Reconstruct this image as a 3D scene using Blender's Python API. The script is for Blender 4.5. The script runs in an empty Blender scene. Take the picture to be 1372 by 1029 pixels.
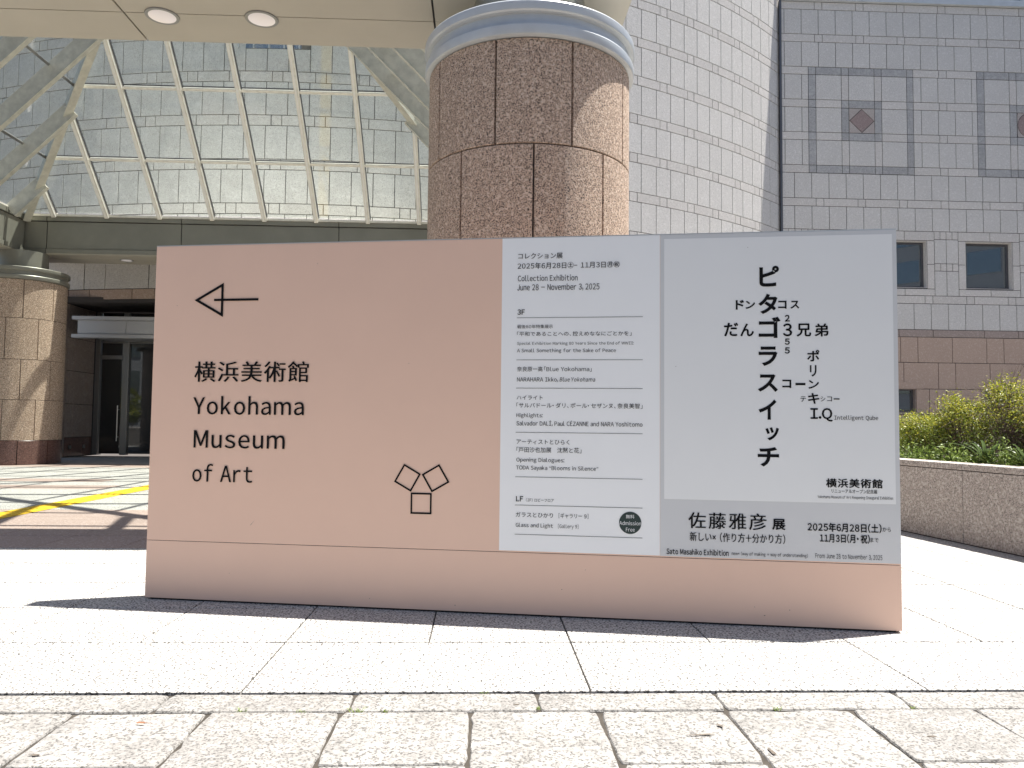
import bpy, bmesh, math, random
from mathutils import Vector, Matrix, noise
random.seed(7)
R = math.radians
scn = bpy.context.scene
COL = scn.collection

# ------------------------------------------------------------------ camera, sky, sun, exposure
cam_d = bpy.data.cameras.new('camera'); cam = bpy.data.objects.new('camera', cam_d); COL.objects.link(cam)
cam_d.sensor_width = 36.0; cam_d.lens = 1029.5555 / 1372 * 36.0
cam_d.clip_start = 0.05; cam_d.clip_end = 600
pit, rol, yaw = 0.0521, 0.0105, 0.0402
fw = Vector((math.sin(yaw)*math.cos(pit), math.cos(yaw)*math.cos(pit), math.sin(pit)))
rt = Vector((math.cos(yaw), -math.sin(yaw), 0)); up = rt.cross(fw)
r2 = rt*math.cos(rol) + up*math.sin(rol); u2 = -rt*math.sin(rol) + up*math.cos(rol)
cam.matrix_world = Matrix(((r2.x, u2.x, -fw.x, 0), (r2.y, u2.y, -fw.y, 0), (r2.z, u2.z, -fw.z, 1.24), (0, 0, 0, 1)))
scn.camera = cam

SUN_DIR = Vector((0.286, 0.081, 1.0)).normalized()          # towards the sun
elev = math.asin(SUN_DIR.z)
world = bpy.data.worlds.new('World'); scn.world = world; world.use_nodes = True
wn = world.node_tree.nodes; wl = world.node_tree.links
sky = wn.new('ShaderNodeTexSky'); sky.sky_type = 'NISHITA'; sky.sun_disc = False
sky.sun_elevation = elev; sky.sun_rotation = math.atan2(SUN_DIR.x, SUN_DIR.y)
sky.air_density = 1.0; sky.dust_density = 1.8; sky.ozone_density = 1.0
wl.new(sky.outputs[0], wn['Background'].inputs[0]); wn['Background'].inputs[1].default_value = 0.056
sd = bpy.data.lights.new('sun', 'SUN'); sd.energy = 5.0; sd.angle = R(0.53); sd.color = (1.0, 0.955, 0.885)
so = bpy.data.objects.new('sun', sd); COL.objects.link(so)
so.rotation_euler = SUN_DIR.to_track_quat('Z', 'Y').to_euler(); so.location = (10, 3, 40)
scn.view_settings.view_transform = 'Standard'; scn.view_settings.look = 'None'
scn.view_settings.exposure = 1.53; scn.view_settings.gamma = 1.0; scn.view_settings.use_curve_mapping = False
scn.cycles.max_bounces = 10; scn.cycles.transparent_max_bounces = 24; scn.cycles.diffuse_bounces = 5
scn.cycles.use_denoising = True

# ------------------------------------------------------------------ helpers
def link(o, parent=None):
    COL.objects.link(o)
    if parent is not None: o.parent = parent
    return o
def tag(o, label=None, cat=None, group=None, kind=None):
    if label: o['label'] = label
    if cat: o['category'] = cat
    if group: o['group'] = group
    if kind: o['kind'] = kind
    return o
def empty(name, loc=(0,0,0), rz=0, label=None, cat=None, group=None):
    o = bpy.data.objects.new(name, None); o.location = loc; o.rotation_euler = (0,0,rz); o.empty_display_size = .3
    link(o); return tag(o, label, cat, group)
def mesh_obj(name, me, mat=None, parent=None, loc=(0,0,0), rz=0):
    o = bpy.data.objects.new(name, me); o.location = loc; o.rotation_euler = (0,0,rz)
    if mat is not None and len(me.materials) == 0: me.materials.append(mat)
    return link(o, parent)
class MB:
    """collects shapes, then links them as one mesh object"""
    def __init__(s): s.v = []; s.f = []
    def add(s, vs, fs):
        n = len(s.v); s.v += [tuple(v) for v in vs]; s.f += [tuple(i+n for i in f) for f in fs]; return s
    def box(s, x0, x1, y0, y1, z0, z1):
        vs = [(x0,y0,z0),(x1,y0,z0),(x1,y1,z0),(x0,y1,z0),(x0,y0,z1),(x1,y0,z1),(x1,y1,z1),(x0,y1,z1)]
        return s.add(vs, [(3,2,1,0),(4,5,6,7),(0,1,5,4),(1,2,6,5),(2,3,7,6),(3,0,4,7)])
    def bar(s, a, b, w, h, upv=(0,0,1)):
        a = Vector(a); b = Vector(b); d = (b-a).normalized(); U = Vector(upv)
        r = d.cross(U).normalized(); u = r.cross(d).normalized()
        vs = [p + r*i*w/2 + u*j*h/2 for p in (a,b) for i,j in ((-1,-1),(1,-1),(1,1),(-1,1))]
        return s.add(vs, [(0,1,2,3),(7,6,5,4),(0,4,5,1),(1,5,6,2),(2,6,7,3),(3,7,4,0)])
    def tube(s, a, b, r0, r1=None, n=6):
        r1 = r0 if r1 is None else r1
        a = Vector(a); b = Vector(b); d = (b-a).normalized()
        U = Vector((0,0,1)) if abs(d.z) < .9 else Vector((1,0,0)); r = d.cross(U).normalized(); u = r.cross(d)
        vs = []
        for p, q in ((a,r0),(b,r1)):
            for i in range(n):
                t = 2*math.pi*i/n; vs.append(p + (r*math.cos(t)+u*math.sin(t))*q)
        return s.add(vs, [(i,(i+1)%n,n+(i+1)%n,n+i) for i in range(n)] + [tuple(range(n))[::-1], tuple(range(n,2*n))])
    def lathe(s, prof, n=64, c=(0,0)):
        vs = [(c[0]+r*math.cos(2*math.pi*i/n), c[1]+r*math.sin(2*math.pi*i/n), z) for r,z in prof for i in range(n)]
        fs = [(k*n+i, k*n+(i+1)%n, (k+1)*n+(i+1)%n, (k+1)*n+i) for k in range(len(prof)-1) for i in range(n)]
        return s.add(vs, fs)
    def mesh(s, name):
        me = bpy.data.meshes.new(name); me.from_pydata(s.v, [], s.f); me.update(); return me
    def build(s, name, mat, parent=None, smooth=False, bevel=0, loc=(0,0,0), rz=0):
        me = s.mesh(name); me.materials.append(mat)
        if bevel:
            bm = bmesh.new(); bm.from_mesh(me)
            bmesh.ops.bevel(bm, geom=[e for e in bm.edges if e.is_manifold], offset=bevel, segments=2, affect='EDGES', profile=.5)
            bm.to_mesh(me); bm.free()
        if smooth:
            me.shade_smooth()
            try: me.set_sharp_from_angle(angle=R(22))
            except Exception: pass
        o = bpy.data.objects.new(name, me); o.location = loc; o.rotation_euler = (0,0,rz)
        return link(o, parent)

# ------------------------------------------------------------------ materials
def newmat(name):
    m = bpy.data.materials.new(name); m.use_nodes = True; nt = m.node_tree
    return m, nt, nt.nodes['Principled BSDF']
def pos(nt, scale=(1,1,1)):
    g = nt.nodes.new('ShaderNodeNewGeometry'); mp = nt.nodes.new('ShaderNodeMapping'); mp.inputs['Scale'].default_value = scale
    nt.links.new(g.outputs['Position'], mp.inputs['Vector']); return mp.outputs[0]
def noise_n(nt, vec, scale, detail=2, rough=.5):
    n = nt.nodes.new('ShaderNodeTexNoise'); n.inputs['Scale'].default_value = scale
    n.inputs['Detail'].default_value = detail; n.inputs['Roughness'].default_value = rough
    nt.links.new(vec, n.inputs['Vector']); return n.outputs['Fac']
def ramp(nt, fac, stops):
    r = nt.nodes.new('ShaderNodeValToRGB'); nt.links.new(fac, r.inputs[0]); e = r.color_ramp.elements
    while len(e) < len(stops): e.new(.5)
    for k, (p, c) in enumerate(stops):
        e[k].position = p; e[k].color = (c, c, c, 1) if not isinstance(c, tuple) else (*c, 1)
    return r.outputs[0]
def mixc(nt, fac, a, b, mode='MIX'):
    m = nt.nodes.new('ShaderNodeMix'); m.data_type = 'RGBA'; m.blend_type = mode
    for s_, v in ((0, fac), (6, a), (7, b)):
        if isinstance(v, (int, float)): m.inputs[s_].default_value = v
        elif isinstance(v, tuple): m.inputs[s_].default_value = (*v, 1)
        else: nt.links.new(v, m.inputs[s_])
    return m.outputs[2]
def bump(nt, b, h, strength, dist):
    n = nt.nodes.new('ShaderNodeBump'); n.inputs['Strength'].default_value = strength; n.inputs['Distance'].default_value = dist
    nt.links.new(h, n.inputs['Height']); nt.links.new(n.outputs[0], b.inputs['Normal'])
def obj_rand(nt, lo, hi):
    oi = nt.nodes.new('ShaderNodeObjectInfo'); mr = nt.nodes.new('ShaderNodeMapRange')
    mr.inputs['To Min'].default_value = lo; mr.inputs['To Max'].default_value = hi
    nt.links.new(oi.outputs['Random'], mr.inputs['Value']); return mr.outputs[0]
def granite(name, base, dark, light, scale, dark_at=.42, light_at=.62, rough=.75, bmp=.3, bdist=.004, var=.06, stain=.12, tint=None, aniso=(1,1,1), stain_scale=1.1):
    m, nt, b = newmat(name); p = pos(nt, aniso)
    n1 = noise_n(nt, p, scale, 2.5, .6); n2 = noise_n(nt, p, scale*.37, 2, .6)
    c = mixc(nt, ramp(nt, n1, [(dark_at-.05, 1.0), (dark_at+.04, 0.0)]), base, dark)
    c = mixc(nt, ramp(nt, n2, [(light_at-.05, 0.0), (light_at+.06, .8)]), c, light)
    st = noise_n(nt, p, stain_scale, 5, .62)
    c = mixc(nt, ramp(nt, st, [(.36, stain), (.62, 0.0)]), c, tuple(x*.35 for x in base))
    v = obj_rand(nt, 1-var, 1+var)
    comb = nt.nodes.new('ShaderNodeCombineColor'); 
    for i in range(3): nt.links.new(v, comb.inputs[i])
    c = mixc(nt, 1.0, c, comb.outputs[0], 'MULTIPLY')
    nt.links.new(c, b.inputs['Base Color']); b.inputs['Roughness'].default_value = rough
    if bmp: bump(nt, b, n1, bmp, bdist)
    return m
def plain(name, colr, rough=.5, metal=0.0, nscale=0, namt=0.0, spec=None, bmp=0):
    m, nt, b = newmat(name); b.inputs['Base Color'].default_value = (*colr, 1)
    b.inputs['Roughness'].default_value = rough; b.inputs['Metallic'].default_value = metal
    if spec is not None: b.inputs['Specular IOR Level'].default_value = spec
    if namt:
        p = pos(nt); n = noise_n(nt, p, nscale, 4, .6)
        c = mixc(nt, ramp(nt, n, [(.35, namt), (.65, 0.0)]), colr, tuple(x*.55 for x in colr))
        nt.links.new(c, b.inputs['Base Color'])
        if bmp: bump(nt, b, n, bmp, .01)
    return m
M = {}
M['plaza']  = granite('plaza_granite', (.45,.435,.41), (.055,.053,.051), (.50,.49,.47), 74, .486, .60, .7, .3, .002, .03, .06)
M['plaza_brown'] = granite('brown_paving_granite', (.30,.225,.195), (.15,.11,.10), (.44,.37,.34), 80, .43, .60, .7, .2, .002, .05, .1)
M['rough_paving'] = granite('worn_granite', (.25,.24,.226), (.08,.077,.073), (.34,.33,.315), 88, .455, .57, .9, .7, .005, .07, .45, stain_scale=3.5)
M['joint'] = plain('joint_mortar', (.075,.065,.06), .95, nscale=14, namt=.7)
M['dirt_joint'] = plain('dirty_joint', (.05,.042,.033), 1.0, nscale=11, namt=.95)
M['wall_grey'] = granite('grey_wall_granite', (.56,.545,.525), (.43,.42,.41), (.63,.615,.60), 30, .43, .60, .85, .9, .02, .022, .06)
M['wall_band'] = granite('grey_band_granite', (.56,.535,.51), (.43,.415,.40), (.63,.61,.59), 30, .43, .60, .85, .6, .015, .04, .06)
M['wall_dark'] = granite('dark_grey_granite', (.36,.36,.362), (.28,.28,.283), (.42,.42,.42), 26, .44, .58, .8, .3, .01, .08, .10)
M['wall_brown'] = granite('brown_wall_granite', (.42,.315,.255), (.32,.235,.19), (.48,.38,.32), 34, .43, .60, .75, .3, .01, .03, .05)
M['wall_rose'] = granite('rose_wall_granite', (.32,.26,.235), (.24,.19,.17), (.38,.32,.29), 34, .44, .58, .75, .3, .01, .03, .08)
M['wall_joint'] = plain('dark_wall_joint', (.055,.05,.05), .95)
M['col'] = granite('column_granite', (.58,.425,.315), (.045,.033,.03), (.72,.58,.46), 98, .472, .58, .8, 1.0, .008, .03, .05)
M['col_base'] = granite('polished_brown_granite', (.16,.085,.07), (.05,.03,.03), (.22,.13,.11), 60, .45, .6, .25, 0, .002, .05, .05)
M['metal_blue'] = plain('satin_blue_metal', (.50,.53,.55), .33, .12, 3, .25)
M['metal_panel'] = plain('olive_grey_panel', (.25,.245,.21), .42, .25, 1.3, .25)
M['metal_soffit'] = plain('cream_soffit_panel', (.44,.41,.345), .5, .0, 1.3, .12)
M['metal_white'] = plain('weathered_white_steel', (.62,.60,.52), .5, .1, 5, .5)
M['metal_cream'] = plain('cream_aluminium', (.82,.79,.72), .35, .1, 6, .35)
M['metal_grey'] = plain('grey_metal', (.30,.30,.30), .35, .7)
M['steel'] = plain('brushed_steel', (.55,.55,.54), .3, .9)
M['silver_panel'] = plain('silver_panel', (.55,.56,.58), .4, .5)
M['dark_frame'] = plain('dark_window_frame', (.10,.10,.11), .4, .5)
M['black'] = plain('rubber_black', (.012,.012,.013), .6)
M['pink'] = plain('pink_board_paint', (.75,.51,.395), .42, 0, 2.2, .05)
M['print_white'] = plain('white_print_film', (.83,.83,.83), .4, 0, 2.2, .03)
M['poster_grey'] = plain('grey_print_film', (.59,.59,.595), .4, 0, 2.2, .03)
M['poster_pale'] = plain('pale_print_film', (.76,.76,.755), .4, 0, 2.2, .03)
M['ink'] = plain('black_print', (.006,.006,.007), .8, spec=.15)
M['badge'] = plain('dark_green_print', (.012,.03,.028), .5)
M['white_ink'] = plain('white_print', (.78,.78,.78), .5)
M['yellow'] = plain('yellow_tactile', (.72,.47,.025), .6, 0, 10, .12)
M['planter'] = granite('planter_granite', (.37,.33,.30), (.11,.10,.095), (.50,.47,.44), 95, .455, .57, .8, .6, .004, .03, .06)
M['soil'] = plain('soil', (.06,.045,.03), 1.0, 0, 8, .5)
M['office_pale'] = plain('pale_concrete', (.45,.45,.44), .8, 0, .5, .2)
M['interior'] = plain('dark_interior', (.02,.02,.022), .7)
M['bark'] = plain('grey_twig_bark', (.15,.115,.095), .9, 0, 30, .5)
M['dead_leaf'] = plain('dead_leaf', (.20,.085,.04), .7)
def leafmat(name, c1, c2):
    m, nt, b = newmat(name); g = nt.nodes.new('ShaderNodeNewGeometry')
    c = ramp(nt, g.outputs['Random Per Island'], [(.0, c1), (1.0, c2)])
    nt.links.new(c, b.inputs['Base Color']); b.inputs['Roughness'].default_value = .45
    tr = nt.nodes.new('ShaderNodeBsdfTranslucent'); mx = nt.nodes.new('ShaderNodeMixShader'); mx.inputs[0].default_value = .35
    nt.links.new(c, tr.inputs[0]); nt.links.new(b.outputs[0], mx.inputs[1]); nt.links.new(tr.outputs[0], mx.inputs[2])
    nt.links.new(mx.outputs[0], nt.nodes['Material Output'].inputs[0]); return m
M['leaf'] = leafmat('shrub_leaf', (.035,.06,.010), (.22,.27,.035))
M['leaf_yellow'] = leafmat('young_leaf', (.18,.22,.02), (.46,.43,.05))
M['leaf_brown'] = leafmat('dry_leaf', (.09,.055,.03), (.17,.12,.07))
M['leaf_low'] = leafmat('weed_leaf', (.09,.15,.03), (.26,.34,.08))
M['strap_leaf'] = leafmat('strap_leaf', (.05,.085,.03), (.09,.13,.05))
def roofglass(name):
    m, nt, b = newmat(name); nt.nodes.remove(b); out = nt.nodes['Material Output']
    t = nt.nodes.new('ShaderNodeBsdfTransparent'); gl = nt.nodes.new('ShaderNodeBsdfGlossy'); gl.inputs['Roughness'].default_value = .03
    df = nt.nodes.new('ShaderNodeBsdfDiffuse'); df.inputs[0].default_value = (.56,.60,.55,1)
    lw = nt.nodes.new('ShaderNodeFresnel'); lw.inputs[0].default_value = 1.6
    t.inputs[0].default_value = (.80,.85,.81,1)
    p = pos(nt); n = noise_n(nt, p, 1.3, 6, .65)
    d = ramp(nt, n, [(.38, .03), (.68, .20)])
    m1 = nt.nodes.new('ShaderNodeMixShader'); m2 = nt.nodes.new('ShaderNodeMixShader')
    nt.links.new(d, m1.inputs[0]); nt.links.new(t.outputs[0], m1.inputs[1]); nt.links.new(df.outputs[0], m1.inputs[2])
    nt.links.new(lw.outputs[0], m2.inputs[0]); nt.links.new(m1.outputs[0], m2.inputs[1]); nt.links.new(gl.outputs[0], m2.inputs[2])
    nt.links.new(m2.outputs[0], out.inputs[0]); return m
M['roof_glass'] = roofglass('canopy_glass')
def darkglass(name, col, f=.14):
    m, nt, b = newmat(name); b.inputs['Base Color'].default_value = (*col,1); b.inputs['Roughness'].default_value = .4
    gl = nt.nodes.new('ShaderNodeBsdfGlossy'); gl.inputs['Roughness'].default_value = .012; gl.inputs[0].default_value = (.85,.90,.93,1)
    fr = nt.nodes.new('ShaderNodeFresnel'); fr.inputs[0].default_value = 1.5
    ad = nt.nodes.new('ShaderNodeMath'); ad.operation = 'ADD'; ad.inputs[1].default_value = f; ad.use_clamp = True
    nt.links.new(fr.outputs[0], ad.inputs[0])
    mx = nt.nodes.new('ShaderNodeMixShader'); nt.links.new(ad.outputs[0], mx.inputs[0])
    nt.links.new(b.outputs[0], mx.inputs[1]); nt.links.new(gl.outputs[0], mx.inputs[2])
    nt.links.new(mx.outputs[0], nt.nodes['Material Output'].inputs[0]); return m
M['glass_dark'] = darkglass('window_glass', (.01,.016,.02), .28)
M['door_glass'] = darkglass('door_glass', (.006,.007,.008), .05)

# ------------------------------------------------------------------ wording of the sign and the outlines of its characters
TEXTS=[
('横浜美術館',0.3220,1.1560,1.5111,1.6543,1,'K',0),
('Yokohama',0.3195,1.1275,1.2842,1.4131,1,'K',0),
('Museum',0.3319,0.9954,1.0516,1.1743,1,'K',0),
('of Art',0.3293,0.7685,0.8182,0.9426,1,'K',0),
('コレクション展',2.5954,2.8904,2.3326,2.3710,1,'K',0),
('2025年6月28日㊏−11月3日㊊㊗',2.5920,3.2623,2.2654,2.3075,1,'K',0),
('Collection Exhibition',2.5945,2.9889,2.1842,2.2240,1,'K',0),
('June 28 – November 3, 2025',2.5911,3.1312,2.1180,2.1657,1,'K',0),
('3F',2.5944,2.6423,1.9619,1.9962,2,'K',0),
('戦後80年特集展示',2.5938,2.8293,1.8698,1.8952,0,'K',0),
('「平和であることへの、控えめななにごとかを」',2.5927,3.3389,1.8193,1.8492,0,'K',0),
('Special Exhibition Marking 80 Years Since the End of WWII:',2.5933,3.3544,1.7556,1.7816,0,'K',0),
('A Small Something for the Sake of Peace',2.5938,3.2395,1.7056,1.7370,1,'K',0),
('奈良原一高「Blue Yokohama」',2.5951,3.0834,1.5856,1.6186,0,'K',0),
('NARAHARA Ikko,',2.5958,2.8657,1.5163,1.5493,1,'K',0),
('Blue Yokohama',2.8758,3.1069,1.5202,1.5498,1,'K',0.25),
('ハイライト',2.5946,2.7661,1.4005,1.4280,0,'K',0),
('「サルバドール・ダリ、ポール・セザンヌ、奈良美智」',2.5936,3.4100,1.3472,1.3807,0,'K',0),
('Highlights:',2.5942,2.7671,1.2789,1.3118,1,'K',0),
('Salvador DALÍ, Paul CÉZANNE and NARA Yoshitomo',2.5948,3.4102,1.2276,1.2664,1,'K',0),
('アーティストとひらく',2.5960,2.9426,1.1097,1.1408,0,'K',0),
('「戸田沙也加展\u3000沈黙と花」',2.5966,3.0204,1.0558,1.0908,0,'K',0),
('Opening Dialogues:',2.5965,2.9100,0.9872,1.0222,1,'K',0),
('TODA Sayaka “Blooms in Silence”',2.5954,3.1289,0.9365,0.9713,1,'K',0),
('LF',2.5975,2.6431,0.7377,0.7703,2,'K',0),
('(2F) ロビーフロア',2.6629,2.8443,0.7363,0.7595,0,'K',0),
('ガラスとひかり',2.5962,2.8395,0.6364,0.6673,0,'K',0),
('[ギャラリー 9]',2.8761,3.0675,0.6356,0.6678,0,'K',0),
('Glass and Light',2.5969,2.8401,0.5639,0.5986,1,'K',0),
('[Gallery 9]',2.8727,3.0041,0.5657,0.5979,0,'K',0),
('無料',3.3069,3.3599,0.6454,0.6697,1,'W',0),
('Admission',3.2653,3.4022,0.6037,0.6288,1,'W',0),
('Free',3.3071,3.3623,0.5628,0.5871,1,'W',0),
('ピ',4.1393,4.2605,2.1262,2.2589,3,'K',0),
('タ',4.1325,4.2500,1.9519,2.0805,3,'K',0),
('ゴ',4.1339,4.2673,1.7996,1.9338,3,'K',0),
('ラ',4.1328,4.2476,1.6229,1.7459,3,'K',0),
('ス',4.1260,4.2487,1.4587,1.5693,3,'K',0),
('イ',4.1308,4.2395,1.2843,1.4112,3,'K',0),
('ッ',4.1711,4.2532,1.1547,1.2373,3,'K',0),
('ド',3.9932,4.0456,1.9813,2.0429,3,'K',0),
('ン',4.0537,4.1128,1.9855,2.0373,3,'K',0),
('コ',4.2534,4.3050,1.9846,2.0350,3,'K',0),
('ス',4.3279,4.3815,1.9838,2.0341,3,'K',0),
('だ',3.9226,4.0065,1.8129,1.8961,2,'K',0),
('ん',4.0239,4.1026,1.8123,1.8905,2,'K',0),
('2',4.2929,4.3237,1.9030,1.9448,3,'K',0),
('3',4.2832,4.3346,1.8110,1.8886,2,'K',0),
('5',4.2917,4.3226,1.7562,1.7955,3,'K',0),
('5',4.2913,4.3221,1.7002,1.7395,3,'K',0),
('兄',4.3665,4.4494,1.8093,1.8879,2,'K',0),
('弟',4.4743,4.5533,1.8087,1.8871,2,'K',0),
('ポ',4.4275,4.4976,1.6525,1.7212,2,'K',0),
('リ',4.4436,4.4797,1.5579,1.6265,2,'K',0),
('ン',4.4338,4.4936,1.4812,1.5319,2,'K',0),
('コ',4.2749,4.3295,1.4841,1.5362,3,'K',0),
('ー',4.3545,4.4146,1.5010,1.5163,3,'K',0),
('テ',4.3832,4.4171,1.3983,1.4313,1,'K',0),
('キ',4.4307,4.4949,1.3869,1.4517,2,'K',0),
('シ',4.5039,4.5320,1.4014,1.4320,1,'K',0),
('コ',4.5432,4.5712,1.4017,1.4310,1,'K',0),
('ー',4.5824,4.6160,1.4125,1.4207,1,'K',0),
('I.Q',4.4444,4.5724,1.2781,1.3579,2,'S',0),
('Intelligent Qube',4.5845,4.8418,1.2801,1.3151,1,'S',0),
('チ',4.1237,4.2526,0.9906,1.1131,3,'K',0),
('横浜美術館',4.5325,4.8608,0.8702,0.9245,2,'K',0),
('リニューアルオープン記念展',4.5621,4.8305,0.8355,0.8610,1,'K',0),
('Yokohama Museum of Art Reopening Inaugural Exhibition',4.4803,4.9218,0.7964,0.8207,1,'K',0),
('佐藤雅彦',3.6982,4.1726,0.5946,0.6969,1,'K',0),
('展',4.2099,4.2856,0.6013,0.6665,2,'K',0),
('新しい×(作り方+分かり方)',3.7062,4.2850,0.5144,0.5729,1,'K',0),
('2025年6月28日(土)',4.4204,4.8516,0.5977,0.6518,2,'K',0),
('から',4.8580,4.9059,0.6072,0.6335,1,'K',0),
('11月3日(月・祝)',4.4923,4.7829,0.5322,0.5851,2,'K',0),
('まで',4.7861,4.8342,0.5411,0.5674,1,'K',0),
('Sato Masahiko Exhibition',3.5623,3.9431,0.4290,0.4655,2,'S',0),
('new×(way of making + way of understanding)',3.9625,4.4188,0.4298,0.4589,1,'S',0),
('From June 28 to November 3, 2025',4.4634,4.8546,0.4308,0.4652,0,'S',0),
]

_gl = {}
def glyph(ch, shear=0.0, offset=0.0):
    """outline mesh of one character: vertices, faces, ink box; Latin is taken in its full-width form"""
    k = (ch, shear, offset)
    if k in _gl: return _gl[k]
    c = ch
    if '!' <= ch <= '~': c = chr(ord(ch)+0xFEE0)
    acc = {'Í':'Ｉ', 'É':'Ｅ', '–':'－'}.get(ch); c = acc or c
    cd = bpy.data.curves.new('g', 'FONT'); cd.body = c; cd.size = 1.0; cd.resolution_u = 3; cd.shear = shear; cd.offset = offset; cd.fill_mode = 'FRONT'
    o = bpy.data.objects.new('g', cd); COL.objects.link(o)
    dg = bpy.context.evaluated_depsgraph_get(); me = bpy.data.meshes.new_from_object(o.evaluated_get(dg)); bpy.data.objects.remove(o)
    V = [(v.co.x, v.co.y) for v in me.vertices]; F = [tuple(p.vertices) for p in me.polygons]; bpy.data.meshes.remove(me)
    if ch in 'ÍÉ' and V:
        xm = (min(v[0] for v in V)+max(v[0] for v in V))/2; t = max(v[1] for v in V); n = len(V)
        V += [(xm-.05,t+.05),(xm+.0,t+.05),(xm+.12,t+.19),(xm+.03,t+.19)]; F.append((n,n+1,n+2,n+3))
    _gl[k] = (V, F, (min(v[0] for v in V), max(v[0] for v in V)) if V else (0,.25)); return _gl[k]
for t_ in TEXTS:
    for ch_ in t_[0]:
        if ch_ not in ' \u3000': glyph(ch_, t_[7], .030 if t_[5] == 3 else 0.0)

# ================================================================== GROUND AND PAVING
g = MB(); S_ = 400
g.add([(-S_,-S_,-.06),(S_,-S_,-.06),(S_,S_,-.06),(-S_,S_,-.06)], [(0,1,2,3)])
tag(g.build('ground', M['joint']), kind='structure')
SL = 0.8068; GX = -1.084; GY = 3.6353

def slab_mesh(name, w, d, h, mat, bev=.003, z=0):
    """a paving stone lying flat, top at z=0, origin in its middle"""
    m = MB(); b = bev
    x, y = w/2, d/2
    vs = [(-x,-y,-h),(x,-y,-h),(x,y,-h),(-x,y,-h),(-x,-y,-b),(x,-y,-b),(x,y,-b),(-x,y,-b),(-x+b,-y+b,0),(x-b,-y+b,0),(x-b,y-b,0),(-x+b,y-b,0)]
    fs = [(0,1,5,4),(1,2,6,5),(2,3,7,6),(3,0,4,7),(4,5,9,8),(5,6,10,9),(6,7,11,10),(7,4,8,11),(8,9,10,11)]
    me = m.add(vs, fs).mesh(name); me.materials.append(mat); return me
def brown_at(x, y):
    if x > 3: return False
    if 7.67 <= y <= 10.9: return True
    if y > 10.9:                                               # brown cross bands of the court
        if 13.9 < y < 14.75 and (x > -9.7 and x < -6.6): return True
        if 15.5 < y < 16.4 and (x > -11 and x < -7.2): return True
        if 20.2 < y < 21.8: return True
    return False
floor = MB(); floor.add([(-30,3.64,-.028),(30,3.64,-.028),(30,27.4,-.028),(-30,27.4,-.028)], [(0,1,2,3)])
floor = tag(floor.build('plaza_floor', M['joint']), kind='structure')
GAP = .0085
me_sq = slab_mesh('paving_slab', SL-GAP, SL-GAP-.006, .025, M['plaza'])
me_sb = slab_mesh('paving_slab', SL-GAP, SL-GAP-.006, .025, M['plaza_brown'])
me_db = slab_mesh('paving_slab', 2*SL-GAP, SL-GAP-.006, .025, M['plaza'])
for i in range(-3, 3):
    o = mesh_obj('paving_slab', me_db, None, floor, (GX + (2*i+1)*SL, GY + .5*SL, random.uniform(-.001,.001)))
far = {0: MB(), 1: MB()}
for j in range(1, 30):
    for i in range(-34, 36):
        x = GX + (i+.5)*SL; y = GY + (j+.5)*SL
        near = (j <= 11 and -8.2 < x < 5.6)
        br = brown_at(x, y)
        if y > 27.3: continue
        if abs(x+6.29) < .24+SL/2 and y > 7.7 and False: continue
        if near:
            mesh_obj('paving_slab', me_sb if br else me_sq, None, floor, (x, y, random.uniform(-.0012,.0012)))
        else:
            a = (SL-.007)/2; far[1 if br else 0].box(x-a, x+a, y-a, y+a, -.02, random.uniform(-.002, 0))
for i in list(range(-18,-3)) + list(range(3,18)):
    far[0].box(GX+2*i*SL+.003, GX+2*(i+1)*SL-.003, GY+.003, GY+SL-.003, -.02, 0)
tag(far[0].build('far_slabs', M['plaza'], floor), kind='stuff')
tag(far[1].build('far_brown_slabs', M['plaza_brown'], floor), kind='stuff')
# yellow tactile guide line towards the entrance: tiles with raised bars
tac = MB()
for (x0, x1) in ((-.2, .2),):
    tac.box(-.2,.2,-.198,.198,0,.006)
    for k in range(4): tac.box(-.165+.095*k, -.125+.095*k, -.17, .17, .006, .011)
tme = tac.mesh('tactile_tile'); tme.materials.append(M['yellow'])
tl = empty('tactile_path', (-6.13, 7.9, 0)); tag(tl, kind='structure')
for k in range(45):
    mesh_obj('tactile_tile', tme, None, tl, (0, k*.4, .0005))

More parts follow.
